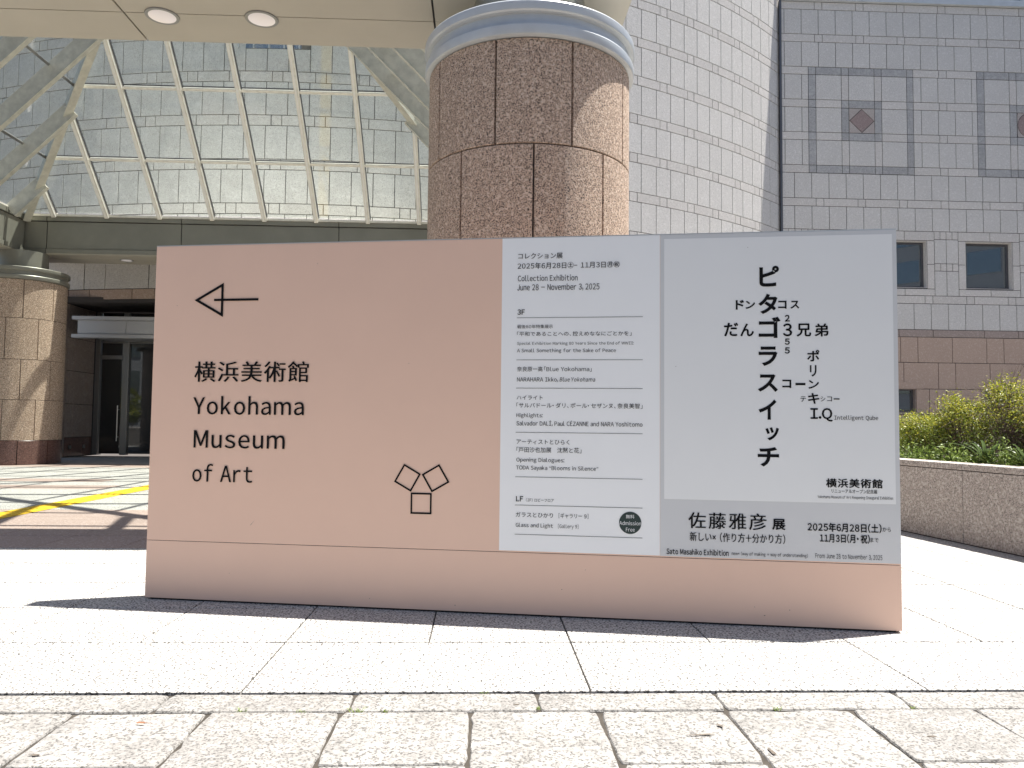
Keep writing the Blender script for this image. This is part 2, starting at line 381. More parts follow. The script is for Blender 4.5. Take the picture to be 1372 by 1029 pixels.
# old worn paving in the foreground
pav = MB(); pav.add([(-30,-14,-.016),(30,-14,-.016),(30,3.64,-.016),(-30,3.64,-.016)], [(0,1,2,3)])
pav = tag(pav.build('pavement', M['dirt_joint']), kind='structure')
def rough_slab(name, x0, x1, y0, y1, mat, parent, jit=.004, z=0.0, tilt=.004):
    """a stone with an uneven worn outline and rounded arris"""
    cx, cy = (x0+x1)/2, (y0+y1)/2; P = []
    n = 14
    sides = [((x0,y0),(x1,y0)), ((x1,y0),(x1,y1)), ((x1,y1),(x0,y1)), ((x0,y1),(x0,y0))]
    for (a, b) in sides:
        L = math.hypot(b[0]-a[0], b[1]-a[1]); k = max(4, int(n*L/.8))
        for t in range(k):
            f = t/k; x = a[0]+(b[0]-a[0])*f; y = a[1]+(b[1]-a[1])*f
            w = noise.noise(Vector((x*6, y*6, 3.1)))*jit*1.6 + random.uniform(-jit, jit)*.6
            chip = random.random() < .035
            if chip: w -= random.uniform(.006, .013)
            if t == 0: w = -random.uniform(.004,.012)
            dx, dy = x-cx, y-cy; nx = (1 if a[0]==b[0] else 0)*math.copysign(1,dx); ny = (1 if a[1]==b[1] else 0)*math.copysign(1,dy)
            P.append((x+nx*w - (math.copysign(.006,dx) if t==0 else 0), y+ny*w))
    m = MB(); N = len(P); tx, ty = random.uniform(-tilt,tilt), random.uniform(-tilt,tilt)
    def ringp(off, zz):
        out = []
        for (x,y) in P:
            dx, dy = x-cx, y-cy
            fx = 1 - off/abs(x1-x0)*2; fy = 1 - off/abs(y1-y0)*2
            out.append((dx*fx, dy*fy, zz + z + tx*dx + ty*dy))
        return out
    V = ringp(0,-.045) + ringp(0,-.010) + ringp(.004,-.003) + ringp(.012, 0)
    F = [(r*N+i, r*N+(i+1)%N, (r+1)*N+(i+1)%N, (r+1)*N+i) for r in range(3) for i in range(N)] + [tuple(range(3*N,4*N))]
    m.add(V, F); return m.build(name, mat, parent, smooth=True, loc=(cx,cy,0))
kb = tag(empty('kerb_strip', (0,0,0)), kind='structure')
xs = [-6.29,-5.44,-4.62,-3.80,-3.00,-2.20,-1.387,-.558,.274,1.102,1.953,2.76,3.58,4.4,5.2,6.0]
for a, b in zip(xs[:-1], xs[1:]):
    rough_slab('kerb_stone', a+.003, b-.003, 3.414, 3.624, M['rough_paving'], kb, .002, -.003, .003)
PW = .5585
for c in range(-9, 11):
    x0 = -1.146 + c*PW
    cuts = [2.885, 1.75, .6, -.6] if c % 2 else [2.2, 1.1, 0, -.6]
    if c in (0,): cuts = [2.2, 1.1, 0, -.6]
    top = 3.408; 
    for q_ in cuts:
        rough_slab('worn_paving_slab', x0+.0045, x0+PW-.0045, q_+.0045, top-.0045, M['rough_paving'], pav, .0042, -.004+random.uniform(-.003,.003))
        top = q_
bp = MB(); bp.add([(-30,-14,-.02),(30,-14,-.02),(30,-.6,-.02),(-30,-.6,-.02)], [(0,1,2,3)])
tag(bp.build('rear_pavement', M['rough_paving']), kind='structure')
for sx in (-1, 1):
    s = MB(); s.add([(sx*6.3 if sx>0 else -30,-.6,-.02),(30 if sx>0 else -6.3,-.6,-.02),(30 if sx>0 else -6.3,3.62,-.02),(sx*6.3 if sx>0 else -30,3.62,-.02)], [(0,1,2,3)])
    tag(s.build('side_pavement', M['rough_paving']), kind='structure')

# ================================================================== MUSEUM: rotunda behind the glass porch
def panel_mesh(w, h, mat, proud=.03, bev=.006, name='stone_slab'):
    """an upright facing stone: lies in the xz plane, faces -y, origin at the middle of its back"""
    x, z, b = w/2, h/2, bev
    vs = [(-x,0,-z),(x,0,-z),(x,0,z),(-x,0,z),(-x,-proud+b,-z),(x,-proud+b,-z),(x,-proud+b,z),(-x,-proud+b,z),
          (-x+b,-proud,-z+b),(x-b,-proud,-z+b),(x-b,-proud,z-b),(-x+b,-proud,z-b)]
    fs = [(0,1,5,4),(1,2,6,5),(2,3,7,6),(3,0,4,7),(4,5,9,8),(5,6,10,9),(6,7,11,10),(7,4,8,11),(8,9,10,11)]
    me = MB().add(vs, fs).mesh(name); me.materials.append(mat); return me
_pm = {}
def pmesh(w, h, mk, name):
    k = (round(w,3), round(h,3), mk, name)
    if k not in _pm: _pm[k] = panel_mesh(w, h, M[mk], name=name)
    return _pm[k]
JG = .024
DC = Vector((-6.353, 52.575)); DR = 27.97
def drum_pt(th, r=DR): return (DC.x + r*math.sin(th), DC.y - r*math.cos(th))
museum = empty('museum_rotunda', (DC.x, DC.y, 0), 0, 'curved grey granite museum wall bulging behind the glass porch roof, entrance at its foot', 'museum building')
def loc_m(x, y, z): return (x-DC.x, y-DC.y, z)
TH0, TH1 = R(-27), R(44.2)
th_r = math.asin((1.0-DC.x)/DR); th_l = math.asin((-13.55-DC.x)/DR)
wallm = MB()
def arc_wall(t0, t1, z0, z1, n):
    for k in range(n):
        a, b = t0+(t1-t0)*k/n, t0+(t1-t0)*(k+1)/n
        p, q_ = drum_pt(a), drum_pt(b); P, Q = drum_pt(a, DR-.5), drum_pt(b, DR-.5)
        L = lambda v, z: (v[0]-DC.x, v[1]-DC.y, z)
        wallm.add([L(p,z0),L(q_,z0),L(q_,z1),L(p,z1),L(P,z0),L(Q,z0),L(Q,z1),L(P,z1)], [(0,1,2,3),(5,4,7,6),(3,2,6,7),(1,0,4,5)])
ZT = 20.6
arc_wall(TH0, TH1, 5.03, ZT, 96); arc_wall(TH0, math.asin((-13.76-DC.x)/DR), 0, 5.03, 22); arc_wall(math.asin((1.24-DC.x)/DR), TH1, 0, 5.03, 44)
wallm.build('wall', M['wall_joint'], museum)
dth = .693/DR
MOD = 1.443; NARH = .345; ZN = 6.78                        # top of the first narrow band
tall_n = 0
stuff_t = MB(); stuff_b = MB()
def stuff_panel(mb, x, y, z, rz, w, h, pr=.03):
    c, s = math.cos(rz), math.sin(rz); vs = []
    for yy in (0, -pr):
        for xx, zz in ((-w/2,-h/2),(w/2,-h/2),(w/2,h/2),(-w/2,h/2)): vs.append((x+xx*c-yy*s, y+xx*s+yy*c, z+zz))
    mb.add(vs, [(0,1,5,4),(1,2,6,5),(2,3,7,6),(3,0,4,7),(4,5,6,7)])
cnt = {'stone_slab':0, 'band_stone':0}
def put(parent, name, x, y, z, rz, w, h, mk, visible=True, base=None):
    px, py = (x-DC.x, y-DC.y) if parent is museum else (x-base[0], y-base[1])
    if visible and cnt.get(name, 0) < 296:
        cnt[name] = cnt.get(name, 0) + 1
        o = mesh_obj(name, pmesh(w-JG, h-JG, mk, name), None, parent, (px, py, z), rz); return o
    stuff_panel(stuff_b if name == 'band_stone' else stuff_t, px, py, z, rz, w-JG, h-JG)
k0 = math.floor(TH0/dth); k1 = math.floor(TH1/dth)
def seen(x, z): return (x > 2.2 and z < 20.2 and z > 8.0) or (-16.5 < x <= 0.2 and z < 14.6 and z > 6.7)
for r_ in range(0, 10):
    zn = ZN + r_*MOD
    for k in range(k0, k1+1):
        a0, a1 = k*dth, (k+1)*dth
        if a1 > TH1: a1 = TH1
        am = (a0+a1)/2; x, y = drum_pt(am); w = (a1-a0)*DR
        if w < .08: continue
        slot = (r_ == 4 and -8.05 < x < -5.9)
        if slot: put(museum, 'short_slab', x, y, zn+.375, am, w, .75, 'wall_grey')
        else: put(museum, 'stone_slab', x, y, zn+(MOD-NARH)/2, am, w, MOD-NARH, 'wall_grey', seen(x, zn+.5))
        # narrow band: a square stone centred on every second slab, long stones between
    for k in range(k0-1, k1+1, 2):
        c = (k+.5)*dth; hs = .17/DR
        for (a, b) in ((c-hs, c+hs), (c+hs, c+2*dth-hs)):
            a = max(a, TH0); b = min(b, TH1)
            if b-a < .08/DR: continue
            am = (a+b)/2; x, y = drum_pt(am)
            put(museum, 'band_stone', x, y, zn-NARH/2, am, (b-a)*DR, NARH, 'wall_band', seen(x, zn-.2))
# recessed window slot high on the rotunda
wx = -6.98; th = math.asin((wx-DC.x)/DR); x, y = drum_pt(th, DR+.0)
zc = ZN + 4*MOD + .76 + .53
o = MB().box(-1.02,1.02,-.012,.0,-.53,.53).build('window', M['glass_dark'], museum, loc=loc_m(x,y,zc), rz=th)
for k in range(5):
    MB().box(-1.0+k*.49-.02,-1.0+k*.49+.02,-.06,-.013,-.53,.53).build('mullion', M['metal_blue'], o)
# lower zone: grey course, rose course, brown courses either side of the portal
rows = [(5.46, ZN-NARH, 'wall_grey', .35), (5.12, 5.46, 'wall_brown', .9)]
def wide_row(z0, z1, mk, off, xa, xb):
    pat = [1.5, .75]; x = xa - off; i = 0
    while x < xb:
        w = pat[i % 2]; a, b = max(x, xa), min(x+w, xb); i += 1; x += w
        if b-a < .1: continue
        t0, t1 = math.asin((a-DC.x)/DR), math.asin((b-DC.x)/DR); m_ = (t0+t1)/2; px, py = drum_pt(m_)
        put(museum, 'wall_slab', px, py, (z0+z1)/2, m_, (t1-t0)*DR, z1-z0, mk, px < 0)
for z0, z1, mk, off in rows: wide_row(z0, z1, mk, off, -18.6, 12.6)
low = [(3.95,5.12),(2.85,3.95),(1.75,2.85),(.65,1.75),(.02,.65)]
for i, (z0, z1) in enumerate(low):
    for (a, b) in ((-18.6,-13.56),(1.02,12.6)): wide_row(z0, z1, 'wall_brown' if z0 > .1 else 'col_base', .4+.55*i, a, b)
if stuff_t.v: tag(stuff_t.build('far_wall_slabs', M['wall_grey'], museum), kind='stuff')
if stuff_b.v: tag(stuff_b.build('far_band_stones', M['wall_band'], museum), kind='stuff')
# portal: side walls, lintel soffit, floor, glass front
ent = MB()
yl = drum_pt(th_l)[1]; yr = drum_pt(th_r)[1]
ent.box(-14.0-DC.x, -13.58-DC.x, yl+.03-DC.y, 28.2-DC.y, 0, 5.03)
ent.box(1.05-DC.x, 1.5-DC.x, yr+.03-DC.y, 28.2-DC.y, 0, 5.03)
ent.box(-14.0-DC.x, 1.5-DC.x, 25.2-DC.y, 28.2-DC.y, 5.04, 5.2)
ent.build('portal_wall', M['wall_joint'], museum)
MB().box(-13.78-DC.x, -13.545-DC.x, yl-.06-DC.y, yl+.10-DC.y, .01, 5.02).build('corner_pier', M['wall_rose'], museum, bevel=.01)
MB().box(-14.2-DC.x, 1.6-DC.x, 33-DC.y, 33.2-DC.y, 0, 5.2).build('interior_wall', M['interior'], museum)
for i, (z0, z1) in enumerate([(3.95,5.03)] + low[1:]):
    y0 = yl+.12; ys = [y0, y0+(.45 if i % 2 else 1.2), 27.42]
    for a, b in zip(ys[:-1], ys[1:]):
        mk = 'wall_rose' if z0 > .1 else 'col_base'
        o = mesh_obj('jamb_slab', pmesh(b-a-.02, z1-z0-.02, mk, 'jamb_slab'), None, museum, loc_m(-13.58, (a+b)/2, (z0+z1)/2), R(90))
for yy in (26.0, 26.9):
    MB().box(0,.02,-.07,.07,-.06,.06).build('foot_light', M['metal_grey'], museum, loc=loc_m(-13.545,yy,.33))
gx0, gx1 = -13.5, 1.0
fr = empty('glass_front'); fr.parent = museum; fr.location = loc_m(0,27.5,0)
posts = [-13.42] + [-12.46+2.32*k for k in range(6)] + [.9]
for k, xx in enumerate(posts):
    w = .08 if k in (0, len(posts)-1) else .11
    MB().box(xx-w, xx+w, -.12, .1, 0.02, 5.0).build('post', M['metal_grey'], fr, bevel=.006)
for k, (a, b) in enumerate(zip(posts[:-1], posts[1:])):
    MB().box(a+.1, b-.1, -.02, .0, .06, 5.0).build('pane', M['door_glass'], fr)
    MB().box(a+.11, b-.11, -.07, .02, 3.93, 4.03).build('transom', M['metal_grey'], fr)
    if k in (0,): MB().box(a+.11, b-.13, -.09, -.025, 3.36, 3.50).build('door_head', M['metal_grey'], fr)
hd = MB(); hd.tube((-12.66,-.16,.5),(-12.66,-.16,1.75),.02); hd.tube((-12.66,-.16,.65),(-12.66,-.03,.65),.014); hd.tube((-12.66,-.16,1.6),(-12.66,-.03,1.6),.014)
hd.build('door_handle', M['steel'], fr)
# silver canopy over the doors
cp = empty('entrance_canopy'); cp.parent = museum; cp.location = (0,0,0)
def lm(x): return x
cpm = MB(); ox, oy = -DC.x, -DC.y
cpm.box(-12.95+ox, .5+ox, 25.1+oy, 27.36+oy, 3.97, 4.44); cpm.build('canopy_core', M['silver_panel'], cp)
MB().box(-13.1+ox, .6+ox, 24.98+oy, 25.3+oy, 4.44, 4.55).build('top_lip', M['silver_panel'], cp)
MB().box(-13.1+ox, .6+ox, 24.98+oy, 25.3+oy, 3.86, 3.97).build('bottom_lip', M['silver_panel'], cp)
xx = -12.97
for w in (1.55, 2.4, 2.4, 2.4, 2.4, 2.4):
    MB().box(xx+.02+ox, min(xx+w,.5)-.02+ox, 25.06+oy, 25.097+oy, 4.0, 4.41).build('fascia_panel', M['silver_panel'], cp); xx += w

# ================================================================== RIGHT WING
M['corner_mat'] = granite('corner_stone_granite', (.38,.34,.32), (.30,.27,.25), (.43,.40,.38), 34, .43, .60, .7, .2, .01, .02, .05)
M['emblem'] = granite('emblem_granite', (.27,.205,.195), (.20,.15,.145), (.32,.26,.25), 34, .43, .60, .7, .2, .01, .02, .05)
YW = 32.0; SC = 32/33.0
def X3(x): return x*SC
def Z3(z): return 1.24 + (z-1.24)*SC
wing = empty('museum_wing', (12.7, YW, 0), 0, 'flat grey granite museum wing with square stone patterns and square windows above brown base', 'museum building')
WB = (12.7, YW)
XE = 27.0
wing_stuff = (MB(), MB())
stuff_t, stuff_b = wing_stuff
cnt2 = {}
def wput(name, x0, x1, z0, z1, mk, vis=True):
    if x1-x0 < .06 or z1-z0 < .05: return
    w, h = x1-x0-JG, z1-z0-JG
    if vis and cnt2.get(name,0) < 298:
        cnt2[name] = cnt2.get(name,0)+1
        return mesh_obj(name, pmesh(w, h, mk, name), None, wing, ((x0+x1)/2-WB[0], 0, (z0+z1)/2))
    stuff_panel(stuff_t, (x0+x1)/2-WB[0], 0, (z0+z1)/2, 0, w, h)
XL = 12.78; TW = .7535
nar = [Z3(v) for v in (18.81,17.32,15.83,14.35,12.86,11.37,9.98)]     # tops of the narrow bands
TOPL = Z3(20.30)
NH = .345
sq = []          # square patterns: outer x range
for base in (14.41, 22.12): sq.append((X3(base), X3(base+4.78)))
SZ0, SZ1 = Z3(12.51), Z3(17.32)
WINX = [(X3(17.55), X3(19.70)), (X3(21.45), X3(23.60)), (X3(25.35), X3(27.5))]
WZ0, WZ1 = Z3(7.45), Z3(9.56)
def in_sq(a, b, z0, z1):
    if z1 > SZ1+.02 or z0 < SZ0-.02: return None
    for s in sq:
        if a < s[1]-.01 and b > s[0]+.01: return s
    return None
def cut_row(a, b, z0, z1, name, mk):
    """a stone, trimmed where the square patterns interrupt the course"""
    s = in_sq(a, b, z0, z1)
    if s is None: wput(name, a, b, z0, z1, mk); return
    if a < s[0]-.05: wput(name, a, s[0], z0, z1, mk)
    if b > s[1]+.05: wput(name, s[1], b, z0, z1, mk)
def tall_row(z0, z1, off):
    x = XL; n = XL + off
    wput('stone_slab', XL, n, z0, z1, 'wall_grey')
    while n < XE:
        cut_row(n, min(n+TW, XE), z0, z1, 'stone_slab', 'wall_grey'); n += TW
def nar_row(z0, z1, off):
    x = XL - off
    while x < XE:
        a, b = max(x, XL), min(x+1.49, XE); cut_row(a, b, z0, z1, 'band_stone', 'wall_band')
        a, b = max(x+1.49, XL), min(x+1.83, XE); cut_row(a, b, z0, z1, 'band_stone', 'wall_band'); x += 1.83
nar_row(TOPL-NH, TOPL, 0.0)
prev = TOPL-NH
for i, t in enumerate(nar):
    tall_row(t, prev, .15 if i < 5 else .55)
    if i < 6: nar_row(t-NH, t, 0.0); prev = t-NH
    else: prev = t
# stones of the square patterns
for si, (a, b) in enumerate(sq):
    xc = [a, a+.33, a+1.455, a+1.775, a+2.91, a+3.23, a+4.345, b]
    zc = [SZ0]
    for t in (nar[4], nar[3]-NH, nar[3], nar[2]-NH, nar[2], nar[1]-NH, nar[1]): zc.append(t)
    for i in range(7):
        for j in range(7):
            if xc[i] > XE: continue
            mk = 'wall_grey'
            if i in (0,6) or j in (0,6): mk = 'wall_dark'
            elif 2 <= i <= 4 and 2 <= j <= 4: mk = 'wall_dark'
            elif i % 2 == 0 or j % 2 == 0: mk = 'wall_band'
            if i == 3 and j == 3: continue
            wput('pattern_stone', xc[i], xc[i+1], zc[j], zc[j+1], mk)
    # centre stone with an inlaid emblem
    cx, cz = (xc[3]+xc[4])/2 - WB[0], (zc[3]+zc[4])/2; hw = (xc[4]-xc[3]-JG)/2; hh_ = (zc[4]-zc[3]-JG)/2
    n = 4 if si == 0 else 40; rr = hw-.01
    inner = [(cx+rr*math.cos(2*math.pi*k/n), cz+(rr if n > 4 else hh_-.01)*math.sin(2*math.pi*k/n)) for k in range(n)]
    outer = []
    for (x, z) in inner:
        dx, dz = x-cx, z-cz; s_ = 1/max(abs(dx)/hw, abs(dz)/hh_); outer.append((cx+dx*s_, cz+dz*s_))
    if n == 4:      # corners of the stone between the diamond's tips
        corner = [(cx+hw,cz+hh_),(cx-hw,cz+hh_),(cx-hw,cz-hh_),(cx+hw,cz-hh_)]
        for k in range(4):
            p, q_ = inner[k], inner[(k+1)%4]; c = corner[k]; t = []
            m_ = [(v[0]+(( c[0]-(p[0]+q_[0])/2)*.02), v[1]+((c[1]-(p[1]+q_[1])/2)*.02)) for v in (p,q_)]
            MB().add([(m_[0][0],-.03,m_[0][1]),(c[0],-.03,c[1]),(m_[1][0],-.03,m_[1][1]),(m_[0][0],0,m_[0][1]),(c[0],0,c[1]),(m_[1][0],0,m_[1][1])],[(0,1,2),(0,1,4,3),(1,2,5,4),(2,0,3,5)]).build('corner_stone', M['corner_mat'], wing)
    else:
        vs = [(x,-.03,z) for x,z in inner]+[(x,-.03,z) for x,z in outer]
        MB().add(vs, [(k,(k+1)%n,n+(k+1)%n,n+k) for k in range(n)]).build('corner_stone', M['corner_mat'], wing)
    f_ = .95
    V = [(cx+(x-cx)*f_,-.028,cz+(z-cz)*f_) for x,z in inner]+[(cx+(x-cx)*f_,0,cz+(z-cz)*f_) for x,z in inner]
    MB().add(V, [tuple(range(n))]+[(k,(k+1)%n,n+(k+1)%n,n+k) for k in range(n)]).build('emblem_stone', M['emblem'], wing)
# window band: zones around the square windows
ZB1 = nar[6]; ZB0 = Z3(7.10)
fr_w = X3(.33)
edges = [XL]
for (a, b) in WINX: edges += [a-fr_w, b+fr_w]
for (a, b) in WINX:
    o0, o1 = a-fr_w, b+fr_w
    mid = (o0+o1)/2
    for (x0, x1) in ((o0, mid+.05), (mid+.05, o1)):
        wput('surround_stone', x0, x1, WZ1+.01, ZB1, 'wall_dark' if False else 'wall_band'); wput('surround_stone', x0, x1, ZB0, WZ0-.04, 'wall_band')
    for (x0, x1) in ((o0, a), (b, o1)):
        zm = (WZ0+WZ1)/2; wput('surround_stone', x0, x1, WZ0-.04, zm, 'wall_band'); wput('surround_stone', x0, x1, zm, WZ1+.01, 'wall_band')
gaps = [(XL, WINX[0][0]-fr_w)] + [(WINX[i][1]+fr_w, WINX[i+1][0]-fr_w) for i in range(2)]
for gi, (a, b) in enumerate(gaps):
    n = max(2, round((b-a)/.43)); w = (b-a)/n
    zz = [ZB0, ZB0+1.08, ZB0+1.40, ZB0+2.45, ZB1]
    for j in range(4):
        if j in (1,3): 
            n3 = max(3, round((b-a)/.29)); w3 = (b-a)/n3
            for k in range(n3): wput('band_stone', a+k*w3, a+(k+1)*w3, zz[j], zz[j+1], 'wall_band')
        else:
            for k in range(n): wput('stone_slab', a+k*w, a+(k+1)*w, zz[j], zz[j+1], 'wall_grey')
nar_row(ZB0-.345, ZB0, .78)
tall_row(Z3(5.59), ZB0-.345, .43)
def row2(z0, z1, mk, off, pat):
    x = XL-off; i = 0
    while x < XE:
        w = pat[i % len(pat)]; i += 1; a, b = max(x, XL), min(x+w, XE); x += w
        yield_list.append((a, b, z0, z1, mk))
yield_list = []
row2(Z3(5.26), Z3(5.59), 'wall_rose', X3(1.0), [2.25, 1.5])
row2(Z3(4.13), Z3(5.26), 'wall_brown', X3(.2), [1.51, .755, 1.51])
row2(Z3(2.97), Z3(4.13), 'wall_brown', X3(.85), [.755, 1.51, 1.51])
SW = [(X3(18.1), X3(19.10)), (X3(22.18), X3(23.0))]
SWZ = (Z3(1.94), Z3(2.97))
row2(Z3(1.85), Z3(2.97), 'wall_brown', X3(.5), [1.51, 1.51, .755])
row2(.70, Z3(1.85), 'wall_brown', X3(.1), [1.51, .755, 1.51]); row2(.02, .70, 'col_base', .3, [1.5])
for (a, b, z0, z1, mk) in yield_list:
    hit = [s for s in SW if a < s[1] and b > s[0] and abs(z0-Z3(1.85)) < .01]
    if not hit: wput('base_slab', a, b, z0, z1, mk); continue
    s = hit[0]
    if a < s[0]: wput('base_slab', a, s[0], z0, z1, mk)
    if b > s[1]: wput('base_slab', s[1], b, z0, z1, mk)
tag(stuff_t.build('far_wall_slabs', M['wall_grey'], wing), kind='stuff') if stuff_t.v else None
# backing wall with openings, roof, top glazing strip
HW = 21.6
back = MB(); bx0 = XL-.05-WB[0]; bx1 = 34-WB[0]
holes = [(a-WB[0], b-WB[0], WZ0, WZ1) for a, b in WINX] + [(a-WB[0], b-WB[0], SWZ[0], SWZ[1]) for a, b in SW]
zs = sorted({0, SWZ[0], SWZ[1], WZ0, WZ1, TOPL})
for z0, z1 in zip(zs[:-1], zs[1:]):
    hs = sorted([(h[0], h[1]) for h in holes if h[2] <= z0+.001 and h[3] >= z1-.001]); x = bx0
    for (a, b) in hs: back.box(x, a, 0, .45, z0, z1); x = b
    back.box(x, bx1, 0, .45, z0, z1)
back.build('wall', M['wall_joint'], wing)
MB().box(bx0, bx1, .5, 12, 0, TOPL-.1).build('building_core', M['interior'], wing)
MB().box(bx0, bx1, .3, 12, TOPL, HW).build('roof_block', M['metal_grey'], wing)
MB().box(bx0+.05, bx1, -.16, .0, TOPL+.02, TOPL+.30).build('ledge', M['metal_blue'], wing, bevel=.01)
MB().box(bx0+.05, bx1, -.03, .02, TOPL+.31, HW-.3).build('strip_window', M['glass_dark'], wing)
x = XL + 3.6
while x < XE+3:
    MB().box(x-WB[0]-.12, x-WB[0]+.12, -.12, -.031, TOPL+.31, HW-.3).build('mullion', M['metal_blue'], wing); x += 3.62
MB().box(bx0-.03, bx0+.06, -.09, -.035, 5, HW).build('corner_trim', M['dark_frame'], wing)
def window(a, b, z0, z1, d=.30, fw_=.09):
    wv = empty('window'); wv.parent = wing; wv.location = ((a+b)/2-WB[0], 0, z0); w = (b-a)/2; h = z1-z0
    rv = MB(); rv.box(-w,-w+.02,-.0,d+.1,0,h); rv.box(w-.02,w,-.0,d+.1,0,h); rv.box(-w+.02,w-.02,0,d+.1,h-.02,h); rv.box(-w+.02,w-.02,0,d+.1,0,.02)
    rv.build('reveal', M['wall_band'] if h > 1.5 else M['wall_rose'], wv)
    f = MB(); q0, q1 = -w+.02, w-.02
    f.box(q0,q0+fw_,d-.06,d,.02,h-.02); f.box(q1-fw_,q1,d-.06,d,.02,h-.02); f.box(q0+fw_,q1-fw_,d-.06,d,.02,.02+fw_); f.box(q0+fw_,q1-fw_,d-.06,d,h-.02-fw_,h-.02)
    f.build('frame', M['dark_frame'], wv)
    MB().box(q0+fw_,q1-fw_,d-.02,d-.008,.02+fw_,h-.02-fw_).build('pane', M['glass_dark'], wv)
for a, b in WINX: window(a, b, WZ0, WZ1)
for a, b in SW:
    window(a, b, SWZ[0], SWZ[1], .25, .06)
    MB().box(a-WB[0]-.02, b-WB[0]+.30, -.06, .0, SWZ[1]-.0, SWZ[1]+.28).build('lintel_stone', M['wall_brown'], wing)
    MB().box(a-WB[0]-.02, b-WB[0]+.10, -.07, .0, SWZ[0]-.08, SWZ[0]-.01).build('sill', M['wall_rose'], wing)

# ================================================================== GLASS PORCH
CX = [-13.02, .497]; CY = [8.43, 22.16]
CR = 1.11
def sector_panel(z0, z1, ang, r, proud=.0, mat=None, name='column_panel', gap=.012, n=8):
    """a curved facing stone of a round column"""
    a0, a1 = -ang/2 + gap/2/r, ang/2 - gap/2/r; ri = r-.04; b = .006
    V = []; F = []
    for k in range(n+1):
        a = a0+(a1-a0)*k/n
        ab = a0+b/r+(a1-a0-2*b/r)*k/n
        c, s, cb, sb = math.sin(a), -math.cos(a), math.sin(ab), -math.cos(ab)
        V += [(ri*c,ri*s,z0),((r-b)*c,(r-b)*s,z0),(r*cb,r*sb,z0+b),(r*cb,r*sb,z1-b),((r-b)*c,(r-b)*s,z1),(ri*c,ri*s,z1)]
    for k in range(n):
        for j in range(5):
            p = k*6+j; F.append((p, p+6, p+7, p+1))
    F.append((0,1,2,3,4,5)); F.append(tuple(n*6+j for j in (5,4,3,2,1,0)))
    me = MB().add(V, F).mesh(name); me.materials.append(mat); me.shade_smooth()
    try: me.set_sharp_from_angle(angle=R(30))
    except Exception: pass
    return me
ZR = [.66, 1.755, 2.85, 3.97, 5.03]
pan = {}
for i, (z0, z1) in enumerate(zip(ZR[:-1], ZR[1:])): pan[i] = sector_panel(z0+.006, z1-.006, R(40), CR, mat=M['col'])
pbase = sector_panel(.01, .654, R(40), CR+.006, mat=M['col_base'], name='base_panel')
def column(x, y, label, joint0):
    c = empty('round_column', (x, y, 0), 0, label, 'column', 'round granite columns of the glass porch')
    MB().lathe([(CR-.035,0),(CR-.035,5.03)], 48).build('core', M['wall_joint'], c, smooth=True)
    for i in range(4):
        off = joint0 + (0 if i % 2 else R(20))
        for k in range(9): mesh_obj('column_panel', pan[i], None, c, (0,0,0), off + R(40)*k)
    for k in range(9): mesh_obj('base_panel', pbase, None, c, (0,0,0), joint0 + R(40)*k)
    MB().lathe([(CR-.04,5.03),(CR+.015,5.032),(CR+.045,5.045),(CR+.05,5.06),(CR+.05,5.135),(CR+.04,5.15),(CR+.012,5.16),(CR+.0,5.20),(CR+.004,5.26),(CR+.04,5.272),(CR+.055,5.285),(CR+.058,5.30),(CR+.058,5.365),(CR+.05,5.378),(CR-.1,5.40),(.80,5.41)], 96).build('capital_ring', M['metal_blue'] if y < 12 else M['metal_panel'], c, smooth=True)
    MB().lathe([(.62,5.40),(.62,5.93)], 48).build('neck', M['metal_panel'], c, smooth=True)
    return c
# the camera sees the near column from bearing atan(x/y); joints at -17.6 / 23 deg in the upper course
column(CX[1], CY[0], 'large pinkish granite column with blue-grey metal ring, directly behind the pink and white sign', R(3.4)+math.atan2(CX[1],CY[0])*-1 - R(.8))
column(CX[0], CY[1], 'brown granite column at the far left edge, beside the entrance under the porch corner', R(12))
column(CX[1], CY[1], 'granite column at the back right corner of the porch, hidden behind the near column', R(3))
column(CX[0], CY[0], 'granite column at the front left corner of the porch, outside the picture on the left', R(7))
